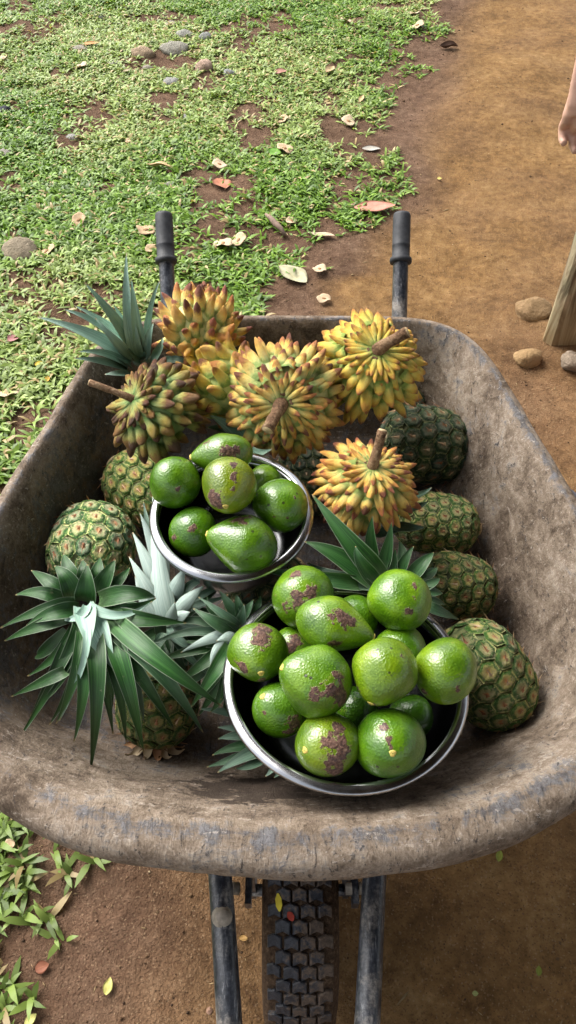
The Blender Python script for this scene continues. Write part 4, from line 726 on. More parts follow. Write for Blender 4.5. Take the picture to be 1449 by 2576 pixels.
# sprigs of broad bladed lawn grass
def build_grass():
    N = 222000
    x = RNG.uniform(-4.4, 1.3, N); y = RNG.uniform(-.35, 5.4, N)
    g = grass_density(x, y)
    inview = np.abs(x) < (.40 + .40 * (y * .616 + 1.158)) 
    lush = fbm(x * 1.6, y * 1.6, 3, 44)
    keep = RNG.random(N) < g * np.where(inview, 1.0, .35) * np.where(y < .9, .44, 1.0) * .74
    under = (np.abs(x) < .30) & (y > .25) & (y < 1.1)
    keep &= ~under
    x, y, g, lush = x[keep], y[keep], g[keep], lush[keep]
    z = ground_z(x, y)
    nb = 5
    n = len(x)
    az0 = RNG.uniform(0, 2 * PI, n)
    px = np.repeat(x, nb) + RNG.normal(0, .006, n * nb); py = np.repeat(y, nb) + RNG.normal(0, .006, n * nb); pz = np.repeat(z, nb)
    k = np.tile(np.arange(nb), n)
    az = np.repeat(az0, nb) + k * 2.4 + RNG.normal(0, .4, n * nb)
    el = RNG.uniform(.15, 1.1, n * nb)
    fart = np.clip((py - 1.2) / 2.6, 0, 1)
    L = RNG.uniform(.026, .054, n * nb) * (1 - .22 * fart) * np.where(py < .8, 1.0, 1)
    Wd = RNG.uniform(.0032, .0056, n * nb) * (L / .045) ** .5 * np.where(py < .8, 1.15, 1)
    dirx, diry = np.cos(az), np.sin(az); sx, sy = -diry, dirx
    V = np.zeros((n * nb, 7, 3))
    t = [0, .33, .68, 1.0]; wf = [.55, 1.0, .8]
    for q in range(4):
        d = L * t[q]
        hor = d * np.cos(el * (1 - .45 * t[q])); ver = d * np.sin(el) * (1 - .52 * t[q] * t[q]) 
        cx = px + dirx * hor; cy = py + diry * hor; cz = pz + ver
        if q < 3:
            tw = RNG.normal(0, .25, n * nb)
            for j, sg in ((0, -1), (1, 1)):
                V[:, q * 2 + j, 0] = cx + sg * sx * Wd * wf[q]; V[:, q * 2 + j, 1] = cy + sg * sy * Wd * wf[q]; V[:, q * 2 + j, 2] = cz + sg * Wd * tw
        else: V[:, 6, 0] = cx; V[:, 6, 1] = cy; V[:, 6, 2] = cz
    # colour of each blade
    r = RNG.random(n * nb); lu = np.repeat(lush, nb)
    base = np.stack([.052 + .15 * r, .115 + .235 * r, .008 + .020 * r], 1)
    yel = np.clip((.56 - lu) * 4 + .30 * fart, 0, 1)[:, None]
    base = base * (1 - yel) + np.stack([.14 + .22 * r, .20 + .26 * r, .045 + .085 * r], 1) * yel
    dry = (RNG.random(n * nb) < .07 + .06 * yel[:, 0])[:, None]
    base = np.where(dry, np.stack([.36 + .1 * r, .27 + .08 * r, .12 + .04 * r], 1), base)
    colr = np.ones((n * nb, 7, 4)); colr[:, :, :3] = base[:, None, :]
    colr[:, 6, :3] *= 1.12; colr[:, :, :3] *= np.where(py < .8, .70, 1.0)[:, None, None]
    o = (np.arange(n * nb) * 7)[:, None]
    quads = np.concatenate([o + np.array([[0, 1, 3, 2]]), o + np.array([[2, 3, 5, 4]])], 1).reshape(-1)
    tris = (o + np.array([[4, 5, 6]])).reshape(-1)
    nper = np.concatenate([np.full(n * nb * 2, 4), np.full(n * nb, 3)])
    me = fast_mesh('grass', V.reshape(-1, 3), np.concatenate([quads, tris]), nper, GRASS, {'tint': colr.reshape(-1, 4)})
    print('grass blades', n * nb)
    return link('grass', me)
tag(build_grass(), 'broad bladed green lawn grass with bare gaps', 'grass', kind='stuff')

def build_crumbs():
    N = 60000
    x = RNG.uniform(-2.0, 2.2, N); y = RNG.uniform(-.3, 4.8, N)
    p = pathness(x, y)
    keep = RNG.random(N) < np.where(p > .55, .26, .80)
    x, y, p = x[keep], y[keep], p[keep]; n = len(x)
    s = RNG.lognormal(-6.65, .5, n).clip(.0006, .0055)
    z = ground_z(x, y) + s * .3
    O = np.array([[1, 0, 0], [-1, 0, 0], [0, 1, 0], [0, -1, 0], [0, 0, .8], [0, 0, -.8]])
    V = O[None] * s[:, None, None] * RNG.uniform(.6, 1.4, (n, 6, 1))
    strawm = RNG.random(n) < .16
    V[strawm] *= np.array([.45, 3.0, .4])[None, None]
    a = RNG.uniform(0, 2 * PI, n); ca, sa = np.cos(a), np.sin(a)
    Vx = V[:, :, 0] * ca[:, None] - V[:, :, 1] * sa[:, None]; Vy = V[:, :, 0] * sa[:, None] + V[:, :, 1] * ca[:, None]
    V = np.stack([Vx + x[:, None], Vy + y[:, None], V[:, :, 2] + z[:, None]], 2)
    pal = np.array([[.045, .026, .015], [.12, .072, .036], [.19, .125, .07], [.075, .042, .022], [.34, .26, .16]])
    c = pal[RNG.choice(5, n, p=[.30, .32, .18, .17, .03])]
    c[strawm] = np.array([.28, .20, .105]) * RNG.uniform(.6, 1.3, (strawm.sum(), 1))
    colr = np.ones((n, 6, 4)); colr[:, :, :3] = c[:, None]
    T = np.array([[0, 2, 4], [2, 1, 4], [1, 3, 4], [3, 0, 4], [2, 0, 5], [1, 2, 5], [3, 1, 5], [0, 3, 5]]).reshape(-1)
    Q = ((np.arange(n) * 6)[:, None] + T[None]).reshape(-1)
    return link('gravel', fast_mesh('gravel', V.reshape(-1, 3), Q, np.full(n * 8, 3), CRUMB, {'tint': colr.reshape(-1, 4)}, smooth=False))
tag(build_crumbs(), 'fine soil crumbs, grit and straw bits strewn over the bare ground', 'grit', kind='stuff')

# ------------------------------------------------------------------ wheelbarrow
BX = -.001
wb = thing('wheelbarrow', (0, .6, 0), 'worn muddy black wheelbarrow loaded with tropical fruit, wheel towards the viewer', 'wheelbarrow')
half = [(0, 1.090), (.10, 1.090), (.19, 1.088), (.25, 1.080), (.286, 1.060), (.313, 1.022), (.332, .970), (.348, .898), (.365, .822), (.384, .752), (.400, .688), (.418, .60), (.428, .52), (.425, .44), (.402, .375), (.366, .330), (.318, .302), (.27, .274), (.224, .256), (.167, .243), (.085, .233), (0, .229)]
loop = np.array(half + [(-x, y) for x, y in half[-2:0:-1]])
def resample(L, n):
    P = np.vstack([L, L[:1]]); s = np.concatenate([[0], np.cumsum(np.hypot(*np.diff(P, axis=0).T))])
    t = np.linspace(0, s[-1], n, endpoint=False)
    return np.stack([np.interp(t, s, P[:, 0]), np.interp(t, s, P[:, 1])], 1)
NR = 176
R0 = resample(loop, NR)
for _ in range(6): R0 = R0 * .5 + (np.roll(R0, 1, 0) + np.roll(R0, -1, 0)) * .25
T = np.roll(R0, -1, 0) - np.roll(R0, 1, 0); T /= np.linalg.norm(T, axis=1)[:, None]
NI = np.stack([T[:, 1], -T[:, 0]], 1)
ctr = R0.mean(0)
if ((ctr - R0) * NI).sum() < 0: NI = -NI
front = np.clip(NI[:, 1], 0, 1) ** 1.3; back = np.clip(-NI[:, 1], 0, 1)
inset = .092 + .085 * front - .012 * back
lipw = .015 + .019 * front; lipd = .022 + .030 * front
def smoothp(a, k=10):
    for _ in range(k): a = a * .5 + (np.roll(a, 1, 0) + np.roll(a, -1, 0)) * .25
    return a
inset, lipw, lipd = smoothp(inset), smoothp(lipw), smoothp(lipd)
ZR, ZF = .62, .405
rows = []
def row(off, z): rows.append(np.column_stack([R0 + NI * np.asarray(off)[:, None], np.broadcast_to(z, NR)]))
one = np.ones(NR)
for a_, d_ in ((.55, 1.0), (.78, 1.02), (.94, .93), (1.0, .72), (1.0, .48), (.94, .26), (.78, .10), (.5, .02), (.22, -.02)):
    row(-lipw * a_, ZR - lipd * d_)
row(one * 0, ZR + .0012)
prof_in = [(.03, .995), (.07, .975), (.13, .92), (.21, .83), (.30, .72), (.39, .60), (.48, .48), (.57, .365), (.66, .26), (.75, .165), (.84, .09), (.93, .035), (1.03, .008), (1.2, 0.0)]
for a_, b_ in prof_in:
    row(inset * a_, ZF + (ZR - ZF) * b_)
base = rows[-1]
c0 = base[:, :2].mean(0)
for f_ in (.75, .45, .18):
    rows.append(np.column_stack([c0 + (base[:, :2] - c0) * f_, np.full(NR, ZF)]))
n_in = len(rows)
V = np.concatenate(rows)
disp = (fbm(V[:, 0] * 9 + V[:, 2] * 5, V[:, 1] * 9, 3, 61) - .5) * .010 + (fbm(V[:, 0] * 30, V[:, 1] * 30 + V[:, 2] * 30, 2, 62) - .5) * .003
cdir = np.column_stack([c0[0] - V[:, 0], c0[1] - V[:, 1], np.full(len(V), .25)]); cdir /= np.linalg.norm(cdir, axis=1)[:, None]
V = V + cdir * disp[:, None]
# outer shell: the inner wall again, 6 mm further out
outer = []
for k in range(n_in):
    if k < 9: continue
    rr = V[k * NR:(k + 1) * NR].copy(); rr[:, :2] -= NI * (.006 if k < n_in - 3 else 0); rr[:, 2] -= .006 if k > 12 else .004
    outer.append(rr)
order = [V[k * NR:(k + 1) * NR] for k in range(n_in)]
allr = order[::-1] + [r_ for r_ in outer]         # centre -> crest -> lip edge -> under lip -> outer wall -> centre
Vt = np.concatenate(allr); nr = len(allr)
Fc = []
for k in range(nr - 1):
    for j in range(NR):
        j2 = (j + 1) % NR
        Fc.append((k * NR + j, k * NR + j2, (k + 1) * NR + j2, (k + 1) * NR + j))
Fc.append(tuple(range(NR))[::-1]); Fc.append(tuple((nr - 1) * NR + j for j in range(NR)))
kk = np.repeat(np.arange(nr), NR); crest = n_in - 1 - 9
dk = (kk - crest).astype(float)
worn = np.where(kk < n_in, np.exp(-((dk + .2) / 1.6) ** 2), 0.2)
wet = np.exp(-(((Vt[:, 0] + .04) / .10) ** 2 + ((Vt[:, 1] - .318) / .042) ** 2)) * (kk < crest)
wet = np.maximum(wet, .85 * np.exp(-(((Vt[:, 0] + .005) / .035) ** 2 + ((Vt[:, 1] - .300) / .016) ** 2)) * (kk < crest))
# shade painted into left wall, back wall and floor, with less dried mud
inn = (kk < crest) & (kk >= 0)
shade_stain = np.clip((-Vt[:, 0] - .16) / .16, 0, 1) * np.clip((.615 - Vt[:, 2]) / .05, 0, 1) * np.clip((Vt[:, 1] - .32) / .16, 0, 1)
shade_stain = np.maximum(shade_stain, .8 * np.clip((Vt[:, 1] - .93) / .09, 0, 1) * np.clip((.615 - Vt[:, 2]) / .04, 0, 1) * np.clip((.24 - Vt[:, 0]) / .1, 0, 1))
shade_stain = np.maximum(shade_stain, np.clip((.455 - Vt[:, 2]) / .035, 0, 1)) * inn
tm = mesh('tray', Vt - np.array([0, .6, 0]), Fc, TRAY, fattr={'worn': worn, 'wet': wet, 'shade_stain': shade_stain})
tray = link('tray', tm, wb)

def handle(sx, cx):
    pts = [(cx[0], 1.4187, .620), (cx[1], 1.262, .500), (cx[2], 1.12, .425), (cx[3], 1.0, .390), (cx[4], .60, .383), (cx[5], .30, .392), (cx[6], .232, .40), (cx[7], .06, .385), (cx[8], -.10, .33), (cx[9], -.16, .27)]
    # densify for smooth bends
    P = [Vector(p) for p in pts]; out = []
    for i in range(len(P) - 1):
        p0, p1, p2, p3 = P[max(i - 1, 0)], P[i], P[i + 1], P[min(i + 2, len(P) - 1)]
        for q in range(5):
            t = q / 5
            out.append(.5 * ((2 * p1) + (p2 - p0) * t + (2 * p0 - 5 * p1 + 4 * p2 - p3) * t * t + (3 * p1 - p0 - 3 * p2 + p3) * t ** 3))
    out.append(P[-1])
    v, f = sweep(out, .0152, 16)
    h = link('handle_tube', mesh('handle_tube', local(v, wb), f, PAINT), wb, color=(1, 1, 1, .9))
    e, q = Vector(pts[0]), Vector(pts[1]); d = (q - e).normalized()
    prof = [(-.003, .011), (-.002, .0160), (.003, .0175), (.03, .0178), (.060, .0177), (.061, .0181), (.064, .0181), (.065, .0177), (.086, .0178), (.088, .0215), (.092, .0222), (.097, .0215), (.098, .0155)]
    v, f = sweep([e + d * s for s, _ in prof], [r for _, r in prof], 24)
    link('grip', mesh('grip', local(v, wb), f, GRIP), h)
    return h
hl = handle(-1, (-.2486, -.2380, -.226, -.214, -.155, -.098, -.086, -.066, -.05, -.045))
hr = handle(1, (.2279, .2226, .214, .205, .165, .122, .110, .090, .07, .065))
hl.color = (1, 1, 1, .75); hr.color = (1, 1, 1, .85)
# bolt with a domed head on the left tube
v, f = lathe([(0.0, .0075), (.004, .0072), (.0075, .0055), (.0098, .0022), (.0105, 0), (.0125, -.0005), (.013, -.002), (.013, -.004)], 20)
b_ = link('bolt', mesh('bolt', v, f, BOLT), hl); b_.location = Vector((-.0815, .193, .4135)) - wb.location
# nose guard joining the two tubes in front of the wheel (just below the frame)
v, f = sweep([(-.045, -.16, .27), (-.042, -.185, .20), (-.02, -.20, .16), (.01, -.203, .15), (.04, -.20, .16), (.062, -.185, .20), (.065, -.16, .27)], .0150, 12)
link('nose_guard', mesh('nose_guard', local(v, wb), f, PAINT), wb, color=(1, 1, 1, .6))
# legs with a cross brace, below the tray
for lx in (-1, 1):
    v, f = sweep([(lx * .17 + .005, 1.02, .385), (lx * .20, .99, .20), (lx * .21, .96, .03), (lx * .21, .90, .008), (lx * .20, .80, .012), (lx * .155, .66, .375)], .014, 12)
    link('leg', mesh('leg', local(v, wb), f, PAINT), wb, color=(1, 1, 1, .7))
v, f = sweep([(-.20, .98, .16), (.20, .98, .16)], .010, 10)
link('leg_brace', mesh('leg_brace', local(v, wb), f, PAINT), wb, color=(1, 1, 1, .7))
# tray supports and axle brackets
for lx, bxp in ((-1, -.052), (1, .088)):
    v, f = join([box(.008, .16, .050, (bxp, .385, .345)), box(.008, .045, .20, (bxp, .285, .265)), box(.008, .06, .03, (bxp, .245, .358))])
    br = link('axle_bracket', mesh('axle_bracket', local(v, wb), f, PAINT, smooth=False), wb, color=(1, 1, 1, .5))
    v, f = sweep([(bxp - .012, .235, .362), (bxp + (-.03 if lx < 0 else .03), .235, .366)], .008, 8)
    link('bracket_pin', mesh('bracket_pin', local(v, wb), f, BOLT), br)
# wheel
WR, WX, WY, WZ = .197, .0165, .268, .197
wheel = link('wheel', None, wb, Vector((WX, WY, WZ)) - wb.location); wheel.scale = (1.07, 1, 1)
prof = [(-.030, .100), (-.036, .104), (-.040, .118), (-.0465, .140), (-.0475, .158), (-.0445, .174), (-.038, .1845), (-.026, .1895), (-.010, .1915), (0, .192), (.010, .1915), (.026, .1895), (.038, .1845), (.0445, .174), (.0475, .158), (.0465, .140), (.040, .118), (.036, .104), (.030, .100)]
def ring(prof, seg=96):
    V, Fc = [], []
    n = len(prof)
    for x, r in prof:
        for k in range(seg):
            a = 2 * PI * k / seg; V.append((x, r * math.cos(a), r * math.sin(a)))
    for i in range(n):
        j = (i + 1) % n
        for k in range(seg):
            k2 = (k + 1) % seg; Fc.append((i * seg + k, j * seg + k, j * seg + k2, i * seg + k2))
    return V, Fc
v, f = ring(prof); link('tyre', mesh('tyre', v, f, MUD), wheel)
v, f = ring([(-.034, .105), (-.030, .092), (-.014, .084), (.014, .084), (.030, .092), (.034, .105), (.026, .098), (0, .090), (-.026, .098)], 64); link('rim', mesh('rim', v, f, STEEL), wheel)
v, f = join([sweep([(-.075, 0, 0), (.075, 0, 0)], .009, 14), sweep([(-.042, 0, 0), (.042, 0, 0)], .022, 20), ring([(-.006, .02), (.006, .02), (.006, .088), (-.006, .088)], 40)])
link('hub', mesh('hub', v, f, PAINT), wheel)
# tread blocks: chevron edged, in alternating rows
def tread(w, l, h):
    V = []
    for s, zz in ((1.0, -.006), (1.0, h * .75), (.86, h)):
        V += [(-w * s, -l * s, zz), (0, -l * s + l * .42, zz), (w * s, -l * s, zz), (w * s, l * s - l * .30, zz), (0, l * s + l * .12, zz), (-w * s, l * s - l * .30, zz)]
    Fc = []
    for k in range(2):
        for j in range(6):
            j2 = (j + 1) % 6; Fc.append((k * 6 + j, k * 6 + j2, (k + 1) * 6 + j2, (k + 1) * 6 + j))
    Fc += [(12, 13, 16, 17), (13, 14, 15, 16)]
    return mesh('tread_block', V, Fc, TYRE, smooth=False)
tb = tread(.0090, .0086, .0060)
rowsN = 66; cnt = 0
for rw in range(rowsN):
    ang = 2 * PI * rw / rowsN
    for cidx in range(4):
        x = (-.0305 + .0195 * cidx + (.0097 if rw % 2 else 0)) + random.uniform(-.0006, .0006)
        if x > .036: continue
        r = .1915 - 5.2 * x * x * (1 if abs(x) < .03 else 1.5)
        tilt = -11.0 * x
        c, s_ = math.cos(ang), math.sin(ang)
        nrm = Vector((0, c, s_)); tan = Vector((0, -s_, c)); ax = Vector((1, 0, 0))
        n2 = (nrm * math.cos(tilt) - ax * math.sin(tilt)); a2 = (ax * math.cos(tilt) + nrm * math.sin(tilt))
        t2 = n2.cross(a2)
        o = link('tread_block', tb, wheel)
        sc = random.uniform(.94, 1.04)
        M = Matrix((a2 * sc, t2 * sc, n2)).transposed().to_4x4(); M.translation = Vector((x, r * c, r * s_)); o.matrix_local = M
        cnt += 1

# ------------------------------------------------------------------ steel bowls
def bowl(loc, R, depth, label, tilt):
    ri = R - .011
    prof = []
    for k in range(0, 15):                        # inside, bottom centre to rim
        t = k / 14; a = t * PI / 2
        rr = ri * (.62 * min(1, t / .45) if t < .45 else .62 + .38 * math.sin((t - .45) / .55 * PI / 2) ** .9)
        zz = -depth + depth * (0.02 * (t / .45) if t < .45 else .02 + .98 * ((t - .45) / .55) ** 1.45)
        prof.append((max(rr, .0008), zz))
    rim = [(R - .0105, -.0008), (R - .007, -.0015), (R - .005, -.0028), (R - .006, -.004)]
    out = [(max(r - .0, .0008) - (.0 if r < .01 else -.0012), z - .0016) for r, z in prof[::-1]][1:]
    full = prof + rim + out
    v, f = lathe(full, 96)
    o = link('steel_bowl', mesh('steel_bowl', v, f, [STEEL, STEEL_SHADE], midx=[1 if q < 96 * 13 else 0 for q in range(len(f))]), None, loc)
    o.rotation_euler = tilt
    tag(o, label, 'bowl', 'steel bowls in the wheelbarrow')
    # rolled rim as a part of its own
    v2, f2 = lathe([(R - .0055 + .0068 * math.cos(a), -.0005 + .0036 * math.sin(a) - .0015 * math.cos(a)) for a in np.linspace(0, 2 * PI, 10, endpoint=False)], 96, True)
    link('rolled_rim', mesh('rolled_rim', v2, f2, STEEL), o)
    return o
bowl((-.078, .6555, .630), .1122, .094, 'smaller steel bowl of avocados, farther from the viewer', (math.radians(1), 0, 0))
bowl((.0705, .424, .600), .1495, .088, 'larger shallow steel bowl of avocados by the front rim', (math.radians(-6.5), math.radians(1.0), 0))

# ------------------------------------------------------------------ avocados
def avocado(d):
    R, ratio, nk = d['r'], d['ratio'], d['neck']
    x, y, n = frame(d['ax']); rot = Matrix((x, y, n)).transposed()
    NS, NT = 48, 36
    V, sc = [], []
    seed = random.uniform(0, 50)
    scl = [(rot.transposed() @ Vector(s[:3]).normalized(), s[3]) for s in d['scabs']]
    for i in range(NT + 1):
        th = PI * i / NT; a = math.cos(th)          # +1 at the stem end
        r0 = math.sin(th)
        neck = 1 - nk * max(0, a + .05) ** 1.25 * .95
        z = a * ratio * R - .10 * R * (ratio - 1)
        for k in range(NS):
            p = 2 * PI * k / NS
            u = Vector((math.cos(p) * r0, math.sin(p) * r0, a))
            w = 1 + .030 * math.sin(2 * p + seed) * r0 + .022 * math.sin(3 * p + seed * 2 + a * 3) * r0 + .02 * math.sin(4 * a + seed)
            V.append((u.x * R * neck * w, u.y * R * neck * w, z))
            f_ = 0
            for sd, s in scl: f_ = max(f_, 1.03 - u.angle(sd) / (1.6 * s))
            sc.append(max(0, f_))
    Fc = []
    for i in range(NT):
        for k in range(NS):
            k2 = (k + 1) % NS; Fc.append((i * NS + k, (i + 1) * NS + k, (i + 1) * NS + k2, i * NS + k2))
    o = link('avocado', mesh('avocado', V, Fc, AVO, fattr={'scab': sc}), None, d['p'])
    o.rotation_euler = rot.to_euler()
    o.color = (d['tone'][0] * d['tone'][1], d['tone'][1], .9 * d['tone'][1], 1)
    tag(o, d['label'], 'avocado', 'avocados in the small bowl' if d['grp'] == 's' else 'avocados in the large bowl')
    if d['stem']:
        top = ratio * R - .10 * R * (ratio - 1)
        v, f = lathe([(.0005, .0012), (.0026, .0012), (.0038, .0004), (.0046, -.0012), (.0050, -.005)], 14)
        v = [(p[0] * (1 + .2 * math.sin(p[1] * 900)), p[1], p[2]) for p in v]
        st = link('stem_scar', mesh('stem_scar', v, f, SCAR), o); st.location = (0, 0, top - .0006)
for d in D['avocados']: avocado(d)

# ------------------------------------------------------------------ spiny fruits
def spine_mesh(k):
    rnd = random.Random(k); V, Fc = [], []
    seg = 8; prof = [(-.20, .72), (0, .62), (.2, .54), (.42, .48), (.62, .40), (.80, .285), (.92, .165), (.98, .075)] if k < 7 else [(-.2, .40), (0, .46), (.2, .50), (.42, .53), (.62, .50), (.80, .38), (.92, .23), (.98, .10)]
    b = rnd.uniform(.10, .32); tw = rnd.uniform(-.15, .15)
    for z, r in prof:
        ox = b * max(0, z) ** 2 - .10 * math.sin(max(0, z) * PI) ; oy = tw * max(0, z) ** 2
        for q in range(seg):
            a = 2 * PI * q / seg; rr = r * (1 + .16 * math.cos(2 * a) + .10 * math.cos(3 * a + k) + rnd.uniform(-.07, .07))
            V.append((ox + rr * math.cos(a) * .80, oy + rr * math.sin(a), z))
    V.append((b * 1.02 , tw, 1.0))
    for i in range(len(prof) - 1):
        for q in range(seg):
            q2 = (q + 1) % seg; Fc.append((i * seg + q, i * seg + q2, (i + 1) * seg + q2, (i + 1) * seg + q))
    l = (len(prof) - 1) * seg
    for q in range(seg): Fc.append((l + q, l + (q + 1) % seg, len(V) - 1))
    return mesh('spine', V, Fc, SPINE)
SPM = [spine_mesh(k) for k in range(14)]
CAMDIR = Vector((0, -.45, .89))
def spiny(d):
    C0 = Vector(d['p']); R = d['r']; axv = Vector(d['ax']).normalized(); sq = d['sq']
    o = thing('spiny_fruit', C0, d['label'], 'spiny fruit', 'spiny yellow fruits at the back of the tray')
    x, y, n = frame(axv); rot = Matrix((x, y, n)).transposed()
    col = tuple(d['col'])
    Rb = R * .80
    def rad(u): return Rb * (1 - .16 * max(0, u.z) ** 4 - (1 - sq) * u.z * u.z + .03 * math.sin(4 * u.x + 3 * u.y + R * 90))
    V, Fc = [], []
    for i in range(19):
        th = PI * i / 18
        for k in range(28):
            p = 2 * PI * k / 28; u = Vector((math.sin(th) * math.cos(p), math.sin(th) * math.sin(p), math.cos(th)))
            V.append(rot @ (u * rad(u)))
    for i in range(18):
        for k in range(28):
            k2 = (k + 1) % 28; Fc.append((i * 28 + k, (i + 1) * 28 + k, (i + 1) * 28 + k2, i * 28 + k2))
    link('flesh', mesh('flesh', V, Fc, ROLB), o, color=col)
    N = int(d['n'] * .66); rnd = random.Random(int(R * 1e6))
    sp0 = math.sqrt(4 * PI / N) * Rb
    for k in range(N):
        cz = 1 - 2 * (k + .5) / N; th = math.acos(cz) + rnd.gauss(0, .035); ph = k * 2.39996 + rnd.gauss(0, .07)
        u = Vector((math.sin(th) * math.cos(ph), math.sin(th) * math.sin(ph), math.cos(th)))
        if d['stem'] and th < .50: continue
        w = rot @ u
        if w.dot(CAMDIR) < -.42: continue
        away = (u * math.cos(th) - Vector((0, 0, 1))); away = away.normalized() if away.length > 1e-4 else Vector((1, 0, 0))
        lean = (1.20 if th < .6 else max(.30, 1.20 - (th - .6) * .95)) if d['stem'] else .55
        lean = lean + rnd.gauss(0, .20)
        dv = (u * math.cos(lean) + away * math.sin(lean)).normalized()
        near = min(1, max(0, 1.25 - th / .62)) if d['stem'] else 0
        ln = sp0 * (1.42 + .55 * near) * rnd.uniform(.62, 1.38) * d['sp']; wd = sp0 * (.98 - .48 * near) * rnd.uniform(.75, 1.15)
        zax = dv; yax = zax.cross(-u if lean > .2 else away).normalized() if zax.cross(u).length > .05 else away.cross(zax).normalized()
        xax = yax.cross(zax).normalized()
        if xax.dot(away) < 0 and lean < .6: xax, yax = -xax, -yax
        if lean >= .6 and xax.dot(u) < 0: xax, yax = -xax, -yax
        B = Matrix((rot @ xax * wd, rot @ yax * wd, rot @ zax * ln)).transposed().to_4x4()
        B.translation = rot @ (u * (rad(u) - .10 * sp0))
        s = link('spine', SPM[rnd.randrange(7) + (7 if near > .35 or 'olive' in d['label'] else 0)], o)
        s.matrix_local = B
        s.color = col
    if d['stem']:
        for th0, cnt, lk, wk, ln_ in ((.20, 17, 1.75, .50, 1.22), (.40, 22, 1.75, .58, 1.15)):
            for q in range(cnt):
                th = th0 + rnd.gauss(0, .03); ph = 2 * PI * (q + rnd.uniform(-.22, .22)) / cnt
                u = Vector((math.sin(th) * math.cos(ph), math.sin(th) * math.sin(ph), math.cos(th)))
                if (rot @ u).dot(CAMDIR) < -.42: continue
                away = (u * math.cos(th) - Vector((0, 0, 1))).normalized(); lean = ln_ + rnd.gauss(0, .12)
                zax = (u * math.cos(lean) + away * math.sin(lean)).normalized(); xax = (u - zax * u.dot(zax)).normalized(); yax = zax.cross(xax)
                yax = (yax + zax * rnd.uniform(-.1, .1)).normalized()
                wd = sp0 * wk * rnd.uniform(.8, 1.15); ln = sp0 * lk * rnd.uniform(.75, 1.2)
                B = Matrix((rot @ xax * wd, rot @ yax * wd, rot @ zax * ln)).transposed().to_4x4(); B.translation = rot @ (u * (rad(u) - .02 * sp0))
                s = link('spine', SPM[7 + rnd.randrange(7)], o); s.matrix_local = B; s.color = col
        b0 = rot @ Vector((0, 0, rad(Vector((0, 0, 1))) - .004)); sd = Vector(d['stem']); up = rot @ Vector((0, 0, 1))
        L = d['sl']; r = .0098 * R / .096 * (.72 if 'olive' in d['label'] else 1)
        pts = [b0 - up * .006, b0 + up * .006, b0 + up * .010 + sd * .010, b0 + up * .012 + sd * L * .35, b0 + up * .011 + sd * L * .55, b0 + up * .012 + sd * L * .8, b0 + up * .010 + sd * L]
        v, f = sweep(pts, [r * 1.5, r * 1.25, r * 1.08, r * .92, r * .98, r * .94, r * 1.04], 14)
        v = [p + (p - b0).cross(up).normalized() * rnd.uniform(-.0007, .0007) for p in v]
        st = link('stalk', mesh('stalk', v, f, STALK), o)
        e = pts[-1]; t_ = (pts[-1] - pts[-2]).normalized()
        v, f = sweep([e - t_ * .001, e + t_ * .0012], [r * .93, r * .85], 14)
        link('cut_end', mesh('cut_end', v, f, CUT), st)
        cx, cy, cn = frame(up)
        rings = [b0 + (cx * math.cos(a) + cy * math.sin(a)) * r * 1.75 + up * (.002 + .0015 * math.sin(5 * a)) for a in np.linspace(0, 2 * PI, 25)]
        v, f = sweep(rings, r * .42, 8, cap=False)
        link('collar', mesh('collar', v, f, STALK), o)
for d in D['rollinias']: spiny(d)

# ------------------------------------------------------------------ pineapples
def eye_mesh(k):
    rnd = random.Random(k + 40); V, Fc = [], []
    rings = [(1.0, .09), (.90, .03), (.74, .25), (.54, .31), (.34, .25), (.15, .18)]
    for r, z in rings:
        for q in range(6):
            a = PI / 6 + 2 * PI * q / 6; V.append((r * math.cos(a) * 1.03, r * math.sin(a), z + rnd.uniform(-.02, .02)))
    V.append((0, 0, .24))
    for i in range(len(rings) - 1):
        for q in range(6):
            q2 = (q + 1) % 6; Fc.append((i * 6 + q, i * 6 + q2, (i + 1) * 6 + q2, (i + 1) * 6 + q))
    l = (len(rings) - 1) * 6
    for q in range(6): Fc.append((l + q, l + (q + 1) % 6, len(V) - 1))
    mi = [0] * len(Fc)
    # the dry pointed bract lying over the lower half and turning up at its tip
    b = len(V); h = rnd.uniform(.5, 1.25); e = rnd.uniform(.2, .8)
    V += [(-.17, -.30, .26), (.17, -.30, .26), (-.08, -.02, .34), (.08, -.02, .34), (0, -.12, .40), (rnd.uniform(-.16, .16), e, h)]
    Fc += [(b, b + 4, b + 2), (b, b + 1, b + 4), (b + 1, b + 3, b + 4), (b + 2, b + 4, b + 5), (b + 4, b + 3, b + 5)]; mi += [1] * 5
    return mesh('eye', V, Fc, [EYE, BRACT], midx=mi, smooth=False)
EYM = [eye_mesh(k) for k in range(6)]
